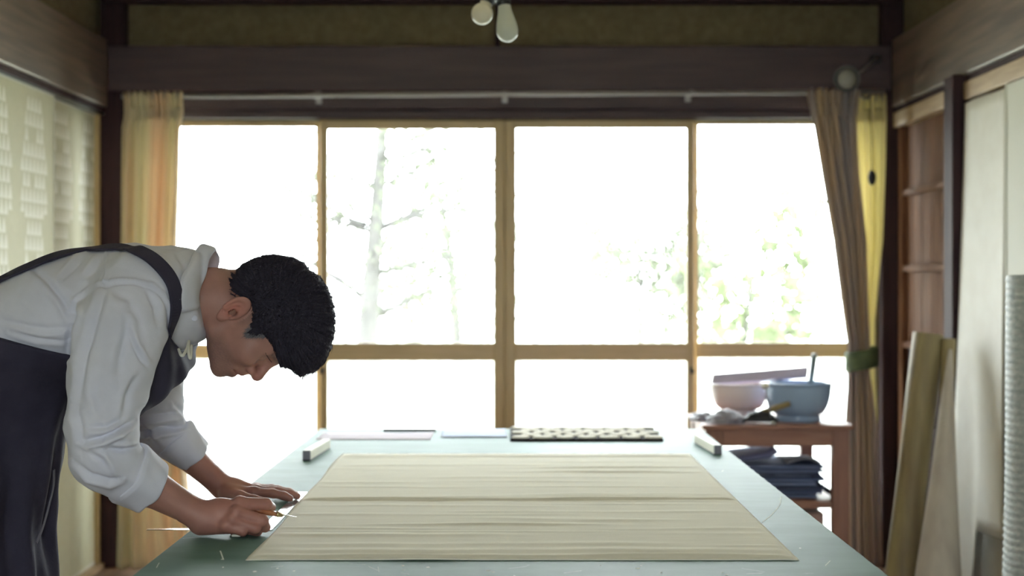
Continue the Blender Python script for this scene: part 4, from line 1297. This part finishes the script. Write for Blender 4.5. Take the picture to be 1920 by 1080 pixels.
# short at the nape, sides and forehead edge
short = (Pl[:, 0] < .05) & (Pl[:, 1] < .08)
L_ = np.where(short, L_ * .35, L_)
side = np.cross(flow, nl)
wid = hr.uniform(.0004, .0009, len(sel))
p0_ = Pl - nl * .0015
def on_hair(pl, off):
    for _ in range(3):
        pw = (HO + pl[:, 0:1] * HU + pl[:, 1:2] * HF + pl[:, 2:3] * np.array((0, 1, 0))).astype(np.float32)
        nn = normals(hair_sdf, pw, .002); d = hair_sdf(pw) - off
        pw = pw - nn * d[:, None] * .8
        pl = head_loc(pw).astype(np.float64)
    return pl
free = np.clip((Pl[:, 1] - .115) / .02, 0, 1)
p1_ = on_hair(Pl + flow * (L_ * .5)[:, None], .0012)
fl2 = p1_ - Pl; fl2 /= np.linalg.norm(fl2, axis=1, keepdims=True) + 1e-9
wisp = (hr.uniform(0, 1, len(sel)) < .10) * hr.uniform(0, .005, len(sel))
p2_ = on_hair(p1_ + fl2 * (L_ * .5)[:, None], hr.uniform(-.0015, .0015, len(sel)) + wisp) + grav * (free * hr.uniform(0, .016, len(sel)))[:, None]
def rowv(p, wv): return [p + side * wv[:, None], p - side * wv[:, None], p + nl * (wv * .9)[:, None]]
vv = rowv(p0_, wid) + rowv(p1_, wid) + [p2_]
vv = np.stack(vv, 1)                                   # (n,7,3)
vw = HO + vv[..., 0:1] * HU + vv[..., 1:2] * HF + vv[..., 2:3] * np.array((0, 1, 0))
fb = [(0, 1, 4, 3), (1, 2, 5, 4), (2, 0, 3, 5), (3, 4, 6, 6), (4, 5, 6, 6), (5, 3, 6, 6)]
me = bpy.data.meshes.new('hair_strands')
n_ = len(sel)
fl_ = []
base = np.arange(n_) * 7
faces = [np.stack([base + i for i in f4[:4]], 1) for f4 in fb[:3]]
tris = [np.stack([base + i for i in f4[:3]], 1) for f4 in fb[3:]]
qa = np.concatenate(faces); ta = np.concatenate(tris)
me.from_pydata(vw.reshape(-1, 3).tolist(), [], qa.tolist() + ta.tolist())
me.update()
so = link('hair_strands', me, M_['hair'], hair, True)
tag(so, kind='stuff')
# greying sideburn tufts
sv_, sf_ = [], []
cnt = 0
for _ in range(1100):
    t = hr.uniform(0, 1); px = 466 + 36 * t + hr.normal() * 3; py = 624 - 8 * t + hr.normal() * (4 + 7 * t)
    if py > 632 - 2 * t: py = 630
    p = castpx(body_sdf, px, py, 2.85, 3.1)
    if p is None: continue
    dv = np.array((-.7, 0, -.35)) + hr.normal(size=3) * .25; dv /= np.linalg.norm(dv)
    s_ = np.cross(dv, (0, 1, 0)) * .0005
    LL = hr.uniform(.006, .013)
    b0 = len(sv_)
    o_ = np.array((0, -.0008, 0))
    sv_ += [p + o_ - s_, p + o_ + s_, p + dv * LL + o_ * 2]
    sf_.append((b0, b0 + 1, b0 + 2))
tag(mk('sideburn', sv_, sf_, M_['grey_hair'], hair), 'short greying sideburn', kind='stuff')

# ---------------- shirt
NSL = [W(268, 548, 2.885), W(225, 620, 2.845), W(205, 710, 2.815), W(190, 800, 2.798), W(196, 858, 2.802), W(240, 888, 2.832), W(266, 904, 2.846)]
NSR = [.070, .080, .0715, .062, .0580, .0500, .0450]
FSL = [W(300, 575, 3.165), W(288, 680, 3.23), W(290, 762, 3.285), W(298, 800, 3.297), W(332, 830, 3.306), W(350, 844, 3.312)]
FSR = [.072, .060, .059, .050, .043, .039]
def shirt_sdf(p):
    q = flat(p, 1.42)
    d = chain(q, TOR, [.094, .111, .114, .110, .118], .03)
    d = smin(d, rc(p, W(330, 547, 2.965), W(262, 552, 2.90), .070, .080), .02)
    d = smin(d, rc(p, W(352, 545, 3.055), W(275, 552, 3.14), .070, .080), .03)
    d = smin(d, rc(p, W(392, 551, YM), W(330, 556, YM), .062, .084), .03)
    d = smin(d, chain(p, NSL, NSR, .012), .020)
    d = smin(d, chain(p, FSL, FSR, .012), .020)
    # neck opening plane
    nx_ = p[:, 0] - float(W(386, 560, YM)[0]) + .10 * (p[:, 2] - float(W(386, 560, YM)[2]))
    d = smax(d, nx_, .006)
    return d
hv, hq = surface_net(shirt_sdf, (-1.16, 2.66, .70), (-.48, 3.42, 1.43), .0027)
hv = polish(shirt_sdf, hv, 1)
hn = normals(shirt_sdf, hv)
px_, py_ = topx(hv)
near = np.clip(-hn[:, 1] * 1.5 + .25, 0, 1)
def polyd(px, py, pts):
    """signed distance (px) to polyline and parameter"""
    best = np.full(len(px), 1e9); sgn = np.ones(len(px)); par = np.zeros(len(px))
    n = len(pts) - 1
    for i in range(n):
        ax_, ay_ = pts[i]; bx_, by_ = pts[i + 1]
        ex_, ey_ = bx_ - ax_, by_ - ay_
        t = np.clip(((px - ax_) * ex_ + (py - ay_) * ey_) / (ex_ * ex_ + ey_ * ey_), 0, 1)
        qx, qy = px - ax_ - t * ex_, py - ay_ - t * ey_
        dd = np.hypot(qx, qy); m = dd < best
        best[m] = dd[m]; sgn[m] = np.sign(ex_ * qy - ey_ * qx)[m]; par[m] = ((i + t) / n)[m]
    return best * sgn, par
disp = np.zeros(len(hv))
def crease(pts, dep, wd, side=1, ymask=None):
    global disp
    s_, t = polyd(px_, py_, pts)
    env = np.sin(PI * np.clip(t, .04, .96)) ** .5
    x = s_ * side / wd
    dep = dep * 1.35; wd = wd * .85; x = x / .85
    val = -dep * np.exp(-x * x) + .75 * dep * np.exp(-((x - 1.9) / 1.1) ** 2)
    m = near if ymask is None else near * ymask
    disp += val * env * m
nearm = (hv[:, 1] < YM).astype(float); farm = (hv[:, 1] > YM + .02).astype(float)
def seam(pts, h, wd, ymask=nearm):
    global disp
    s_, t = polyd(px_, py_, pts)
    st = .5 + .5 * np.sin(t * 2 * PI * len(pts) * 6)
    disp += near * ymask * (1.35 * h * np.exp(-(s_ / wd) ** 2) * (.75 + .5 * st) - .9 * h * np.exp(-((s_ - 1.9 * wd) / (.6 * wd)) ** 2))
seam([(128, 580), (145, 556), (165, 541), (192, 530), (225, 524), (255, 525), (285, 533), (308, 552), (322, 578), (324, 610)], .0026, 4.0)
seam([(201, 468), (200, 495), (198, 526)], .0020, 3.2)
for pts, dep, wd, sd in (
    ([(58, 500), (85, 522), (115, 558), (136, 596)], .006, 7, 1),
    ([(136, 575), (141, 592), (131, 622), (127, 668)], .010, 7, -1),
    ([(200, 536), (188, 570), (172, 620), (160, 660), (152, 715), (146, 760)], .006, 8, 1),
    ([(241, 584), (236, 625), (226, 670), (222, 710)], .005, 10, 1),
    ([(243, 622), (252, 650), (266, 675), (277, 690)], .004, 5, -1),
    ([(155, 482), (138, 500), (118, 522)], .005, 6, 1),
    ([(190, 478), (176, 502), (160, 520)], .004, 6, 1),
    ([(0, 600), (50, 612), (90, 618), (126, 612)], .004, 7, 1),
    ([(20, 620), (70, 636), (126, 640)], .003, 5, 1),
    ([(158, 828), (190, 822), (222, 806), (252, 790)], .010, 6, 1),
    ([(170, 802), (200, 800), (228, 786)], .005, 6, 1),
    ([(205, 842), (232, 844), (258, 838)], .007, 5, -1),
    ([(143, 868), (170, 892), (205, 902), (222, 897)], .006, 6, 1),
    ([(170, 850), (190, 862), (204, 880)], .005, 6, -1),
    ([(140, 760), (150, 800), (152, 840)], .004, 8, 1),
    ([(262, 700), (240, 740), (232, 780)], .004, 8, 1),
    ([(185, 700), (180, 740), (190, 775)], .003, 9, 1),
    ([(205, 545), (240, 560), (262, 600), (268, 640)], .003, 9, 1),
    ([(275, 545), (292, 575), (296, 610)], .004, 7, -1),
    ([(330, 470), (345, 500), (350, 540)], .003, 6, 1)):
    crease(pts, dep, wd, sd, nearm)
for pts, dep, wd, sd in (([(258, 812), (295, 806), (330, 803), (362, 797)], .009, 6, 1), ([(265, 785), (300, 780), (345, 772)], .006, 6, 1), ([(262, 795), (280, 815), (296, 838)], .005, 5, -1), ([(330, 760), (345, 772), (352, 790)], .006, 5, 1)):
    crease(pts, dep, wd, sd, farm)
x, y, z_ = hv[:, 0], hv[:, 1], hv[:, 2]
disp += .0014 * np.sin(38 * x + 21 * z_ + 2.2 * np.sin(17 * z_ + 9 * y)) * np.sin(29 * y + 33 * z_ + 1.5 * np.sin(20 * x))
disp += .0007 * np.sin(90 * x + 60 * z_ + 2 * np.sin(40 * y)) * np.sin(75 * z_ - 50 * y)
keepd = np.clip((float(W(380, 560, YM)[0]) - x) / .02, 0, 1)
hv = hv + hn * (disp * keepd)[:, None]
rg = lambda a: 1 - 2 * np.abs(np.sin(a))
sl = np.clip((1.02 - z_) / .12, 0, 1)
disp2 = .0013 * rg(16 * x - 34 * z_ + 1.3 * np.sin(14 * x + 8 * y) + .8 * np.sin(23 * z_)) * np.sin(13 * x + 17 * z_ + 11 * y) ** 2
disp2 += .0022 * sl * rg(12 * x + 46 * z_ + 1.6 * np.sin(18 * x) + 1.2 * np.sin(21 * y)) * np.sin(19 * x - 9 * z_) ** 2
disp2 += .0009 * rg(55 * x + 30 * z_ + 2 * np.sin(25 * z_ + 12 * y)) * np.sin(31 * z_ - 18 * x + 14 * y) ** 2
hv = hv + hn * (disp2 * keepd)[:, None]
shirt = mkfast('shirt', hv, hq, M_['shirt'], person)
tag(shirt, 'loose greyish white long sleeved shirt with rolled sleeves')

# collar: stand, fold and turned-down leaf around the neck
def collar_pt(th, s):
    """th: 0 at throat (bottom) .. PI at nape (top), near side for th>0 ; s 0 stand base .. .45 fold .. 1 leaf edge"""
    cz = W(387, 547, YM)
    ry = .067; rz = .0725 
    k = (1 - math.cos(th)) / 2                      # 0 throat 1 nape
    lean = -.012 + .030 * k
    if s < .45:
        t = s / .45; dx = -.034 * (1 - t); rad = 1.0 + .05 * t
    else:
        t = (s - .45) / .55
        tt = abs(th - PI); w_ = .027 + .008 * math.exp(-((tt - (PI - 1.5)) / .35) ** 2)
        dx = .004 * math.sin(PI * min(t * 2, 1)) - w_ * t; rad = 1.06 + .16 * math.sin(t * PI * .6)
    return np.array((cz[0] + lean + dx + .0015 * math.sin(7 * th), YM - ry * rad * math.sin(th), cz[2] - rz * rad * math.cos(th) + .002 * math.sin(5 * th)))
co = MB()
co.grid(lambda u, v: collar_pt(-PI * .955 * (1 - 2 * u) + PI * 0 if False else (u * 2 - 1) * (PI - .30) + PI, v * .48), 80, 8)
co_o = co.build('collar_stand', M_['shirt'], shirt, True); solidify(co_o, .0022)
def leaf_pt(u, v):
    th = (u * 2 - 1) * (PI - 1.28) + PI
    p = collar_pt(th, .44 + .56 * v)
    rd = np.array((0, p[1] - YM, p[2] - W(387, 558, YM)[2])); rd /= np.linalg.norm(rd)
    for _ in range(6):
        q = p[None].astype(np.float32)
        d = float(shirt_sdf(q)[0]); need = .002 + .006 * math.sin(PI * min(1, v * 1.1)) ** .7 + .003 * v
        if d >= need: break
        y0_ = p[1]; p = p + rd * (need - d); p[0] *= p[1] / y0_
    return p
cl_ = MB().grid(leaf_pt, 80, 12).build('collar', M_['shirt'], shirt, True); solidify(cl_, .0024)
tag(cl_, 'soft turned-down collar')
cb = castpx(shirt_sdf, 366, 597, 2.8)
if cb is not None:
    MB().lathe([(.0005, .0025), (.003, .0024), (.0052, .0022), (.0056, .001), (.0056, 0)], 16, Matrix.Translation(Vector(cb + np.array((0, -.004, 0)))) @ Vector((.1, -1, .1)).to_track_quat('Z', 'Y').to_matrix().to_4x4()).build('button', M_['shirt'], shirt, True)

# rolled cuffs
def cuff(A, B_, rA, rB, seed, nm='cuff'):
    A = np.array(A); B_ = np.array(B_); a = B_ - A; L_ = np.linalg.norm(a); a /= L_
    e1 = np.cross(a, (0, 1, 0)); e1 /= np.linalg.norm(e1); e2 = np.cross(a, e1)
    prof = [(-.006, .90), (-.002, 1.06), (.006, 1.10), (L_ * .35, 1.07), (L_ * .7, 1.05), (L_ - .003, 1.05), (L_, 1.02), (L_ - .002, .97), (L_ - .03, .93)]
    r = np.random.default_rng(seed); ph = r.uniform(0, 6, 5)
    def fn(u, v):
        i = v * (len(prof) - 1); k = min(int(i), len(prof) - 2); t = i - k
        s_ = prof[k][0] * (1 - t) + prof[k + 1][0] * t; g = prof[k][1] * (1 - t) + prof[k + 1][1] * t
        th = 2 * PI * u
        rr_ = (rA + (rB - rA) * np.clip(s_ / L_, 0, 1)) * g
        rr_ += .0016 * math.sin(3 * th + ph[0] + 40 * s_) + .0012 * math.sin(7 * th + ph[1] - 60 * s_) + .002 * math.sin(2 * th + ph[2])
        s2 = s_ + .004 * math.sin(th + ph[3]) + .002 * math.sin(4 * th + ph[4])
        return A + a * s2 + e1 * rr_ * math.cos(th) + e2 * rr_ * math.sin(th)
    o = MB().grid(fn, 64, 40).build(nm, M_['shirt'], shirt, True)
    return tag(o, 'rolled sleeve cuff')
cuff(W(240, 886, 2.830), W(284, 914, 2.853), .0525, .0470, 1)
cuff(W(326, 820, 3.303), W(367, 857, 3.316), .0455, .0370, 2)

# ---------------- apron
def apron_sdf(p):
    q = flat(p, 1.42)
    d = chain(q, TOR[2:], [.129, .131, .142], .03)
    sk = flat(p, 1.22)
    d = smin(d, chain(sk, [W(-74, 740, YM), W(-70, 900, YM), W(-78, 1080, YM), W(-84, 1330, YM)], [.150, .160, .166, .178], .03), .05)
    d = smin(d, chain(q, [W(40, 740, YM), W(28, 840, YM)], [.090, .080], .03), .04)
    # upper edge: plane through (0,632)-(127,668)
    a = W(0, 633, 2.84); b = W(127, 669, 2.84); t = b - a; t /= np.linalg.norm(t)
    n = np.array((-t[2], 0, t[0]), np.float32)
    d = smax(d, (p - a.astype(np.float32)) @ n, .003)
    d = smax(d, .34 - p[:, 2], .004)
    return d
av, aq = surface_net(apron_sdf, (-1.38, 2.66, .33), (-.74, 3.38, 1.16), .0055)
av = polish(apron_sdf, av, 1); an = normals(apron_sdf, av, .003)
x, y, z_ = av[:, 0], av[:, 1], av[:, 2]
th_ = np.arctan2(y - YM, x + 1.03)
low = np.clip((.98 - z_) / .25, 0, 1)
dd = low * (.007 * np.sin(9 * th_ + 2 * np.sin(5 * z_)) + .004 * np.sin(17 * th_ + 7 * z_)) + .0015 * np.sin(40 * z_ + 20 * y)
av = av + an * dd[:, None]
apron = mkfast('apron', av, aq, M_['apron'], person)
tag(apron, 'dark navy apron with bib, shoulder strap and long skirt')
# bib sheet
rows = [  # near edge, mid, far edge
    [W(311, 625, 2.868), W(330, 650, 2.93), W(346, 662, 3.0), W(362, 648, 3.09), W(377, 628, 3.16)],
    [W(297, 660, 2.862), W(330, 690, 2.93), W(352, 693, 3.0), W(365, 676, 3.09), W(360, 650, 3.18)],
    [W(276, 705, 2.862), W(310, 728, 2.93), W(328, 722, 3.0), W(335, 706, 3.10), W(322, 690, 3.19)],
    [W(256, 757, 2.870), W(278, 764, 2.93), W(292, 752, 3.0), W(290, 735, 3.10), W(280, 718, 3.19)],
    [W(212, 800, 2.880), W(232, 800, 2.94), W(240, 786, 3.0), W(236, 770, 3.10), W(225, 750, 3.18)],
    [W(168, 812, 2.915), W(178, 812, 2.96), W(182, 800, 3.0), W(178, 786, 3.10), W(168, 770, 3.17)]]
RW = np.array(rows)
def cr(P0, P1, P2, P3, t):
    return .5 * ((2 * P1) + (-P0 + P2) * t + (2 * P0 - 5 * P1 + 4 * P2 - P3) * t * t + (-P0 + 3 * P1 - 3 * P2 + P3) * t ** 3)
def cri(arr, s):
    n = len(arr); s = min(max(s, 0), 1) * (n - 1); i = min(int(s), n - 2); t = s - i
    g = lambda k: arr[min(max(k, 0), n - 1)]
    return cr(g(i - 1), g(i), g(i + 1), g(i + 2), t)
def bibp(u, v):
    p = cri(np.array([cri(RW[r], u) for r in range(len(RW))]), v)
    p = p + np.array((.6, -.3, -.6)) * (.004 * math.sin(11 * u + 9 * v) * math.sin(PI * v) + .0025 * math.sin(23 * u - 14 * v + 1))
    return p
bib = MB().grid(bibp, 40, 60).build('bib', M_['apron'], apron, True); solidify(bib, .003)
hemv = MB().tube([bibp(u, 0.0) for u in np.linspace(0, 1, 24)], .0028, 8).build('bib_hem', M_['apron'], apron, True)

def ribbon(name, path, wd, th, m, parent, off=.003, fs=None):
    pts = np.array(path)
    n = len(pts)
    fs = fs or shirt_sdf
    N_ = normals(fs, pts.astype(np.float32), .004)
    for _ in range(2):
        N_[1:-1] = N_[1:-1] + N_[:-2] + N_[2:]; N_ /= np.linalg.norm(N_, axis=1, keepdims=True)
    v = []; f = []
    for i in range(n):
        t = pts[min(i + 1, n - 1)] - pts[max(i - 1, 0)]; t /= np.linalg.norm(t) + 1e-9
        b_ = np.cross(t, N_[i]); b_ /= np.linalg.norm(b_) + 1e-9
        for sx_, hh in ((-1, 0), (-.9, th), (.9, th), (1, 0)):
            v.append(pts[i] + b_ * sx_ * wd / 2 + N_[i] * (off + hh))
    for i in range(n - 1):
        for k in range(4):
            f.append((i * 4 + k, i * 4 + (k + 1) % 4, (i + 1) * 4 + (k + 1) % 4, (i + 1) * 4 + k))
    f += [(3, 2, 1, 0), tuple((n - 1) * 4 + k for k in range(4))]
    return mk(name, v, f, m, parent, False)
def dense(pp, n):
    pp = np.array(pp, float)
    return [cri(pp, s) for s in np.linspace(0, 1, n)]
def snap(pts, fs, it=8):
    p = np.array(pts, np.float32)
    for _ in range(it):
        p = p - normals(fs, p, .002) * (fs(p)[:, None]) * .8
    return p
sp_px = dense([(-60, 562), (0, 527), (55, 503), (110, 481), (160, 470), (205, 467), (245, 469), (276, 481), (302, 503), (321, 530), (328, 560), (325, 590), (314, 624)], 70)
raw = []
for (a_, b_) in sp_px:
    for k in range(14):
        h_ = castpx(shirt_sdf, a_, b_ + 1.5 * k, 2.5, 3.2)
        if h_ is not None: raw.append(h_); break
raw = np.array(raw)
for _ in range(3): raw[1:-1] = (raw[:-2] + raw[1:-1] * 2 + raw[2:]) / 4
strap = ribbon('shoulder_strap', snap(raw, shirt_sdf), .034, .0035, M_['apron'], apron, .0025)
# hanging apron tie with pale threads
tp = [castpx(apron_sdf, a_, b_, 2.5, 3.3) for a_, b_ in dense([(97, 880), (96, 910), (88, 945), (77, 985), (64, 1018)], 24)]
tp = [q for q in tp if q is not None]
if len(tp) > 6: ribbon('apron_tie', tp, .007, .0015, M_['tie_grey'], apron, .004, apron_sdf)
# off-white string loop at the bib
MB().tube(dense([W(335, 655, 2.90), W(341, 667, 2.88), W(350, 655, 2.90), W(354, 640, 2.93), W(353, 658, 2.895), W(357, 672, 2.885), W(359, 648, 2.92)], 40), .0028, 8).build('bib_string', M_['string'], apron, True)

# ---------------- trousers and slippers (mostly out of the frame)
def trousers(p):
    d = None
    for s in (-1, 1):
        e = chain(p, [W(-90, 860, YM) + np.array((0, s * .09, 0)), np.array((-1.02, YM + s * .10, .46)), np.array((-1.06, YM + s * .105, .075))], [.085, .072, .062], .02)
        d = e if d is None else smin(d, e, .01)
    return smax(d, .045 - p[:, 2], .004)
tv, tq = surface_net(trousers, (-1.25, 2.78, .03), (-.88, 3.25, .95), .010)
mkfast('trousers', tv, tq, M_['trousers'], person)
for s in (-1, 1):
    def shoe(p, s=s):
        d = chain(p, [np.array((-1.10, YM + s * .105, .032)), np.array((-.98, YM + s * .115, .034)), np.array((-.88, YM + s * .12, .028))], [.036, .042, .034], .02)
        return smax(d, .001 - p[:, 2], .003)
    tv, tq = surface_net(shoe, (-1.16, YM + s * .105 - .06, -.006), (-.82, YM + s * .105 + .075, .09), .007)
    mkfast('slipper', tv, tq, M_['shoe'], person)

# ---------------- awl held in the near hand
aw = empty('awl', W(528, 966, 2.938), 'small awl with reddish wooden handle held in the near hand', 'awl')
h0, h1, h2, h3 = W(446, 946, 2.892), W(488, 957.5, 2.884), W(517, 963.5, 2.904), W(521, 964.3, 2.908)
MB().tube(dense([h0, h0 * .7 + h1 * .3, h1, h2], 10), [.004, .0062, .0068, .0068, .0066, .0063, .0060, .0056, .0050, .0046], 16).build('handle', M_['awl_wood'], aw, True)
f1 = W(529, 965.6, 2.918)
MB().tube([h2, h3, h3 * .6 + f1 * .4, f1], [.0050, .0052, .0046, .0040], 16).build('ferrule', M_['brass'], aw, True)
MB().tube([f1 - (f1 - h3) * .2, W(540, 967, 2.93), W(556, 969.3, 2.95)], [.0014, .0012, .0003], 10).build('blade', M_['steel'], aw, True)
pin = W(492, 953.6, 2.880)
MB().lathe([(.0005, .001), (.0012, .0006), (.0014, 0)], 10, Matrix.Translation(Vector(pin))).build('pin', M_['steel'], aw, True)
ch = T(445, 1005.5)
o = MB().box(ch[0] - .009, ch[0] + .007, ch[1] - .010, ch[1] + .006, TZ + .0004, TZ + .0045, .0015).build('chalk_piece', M_['string'])
tag(o, 'flat white chalk piece under the near hand on the table', 'chalk')
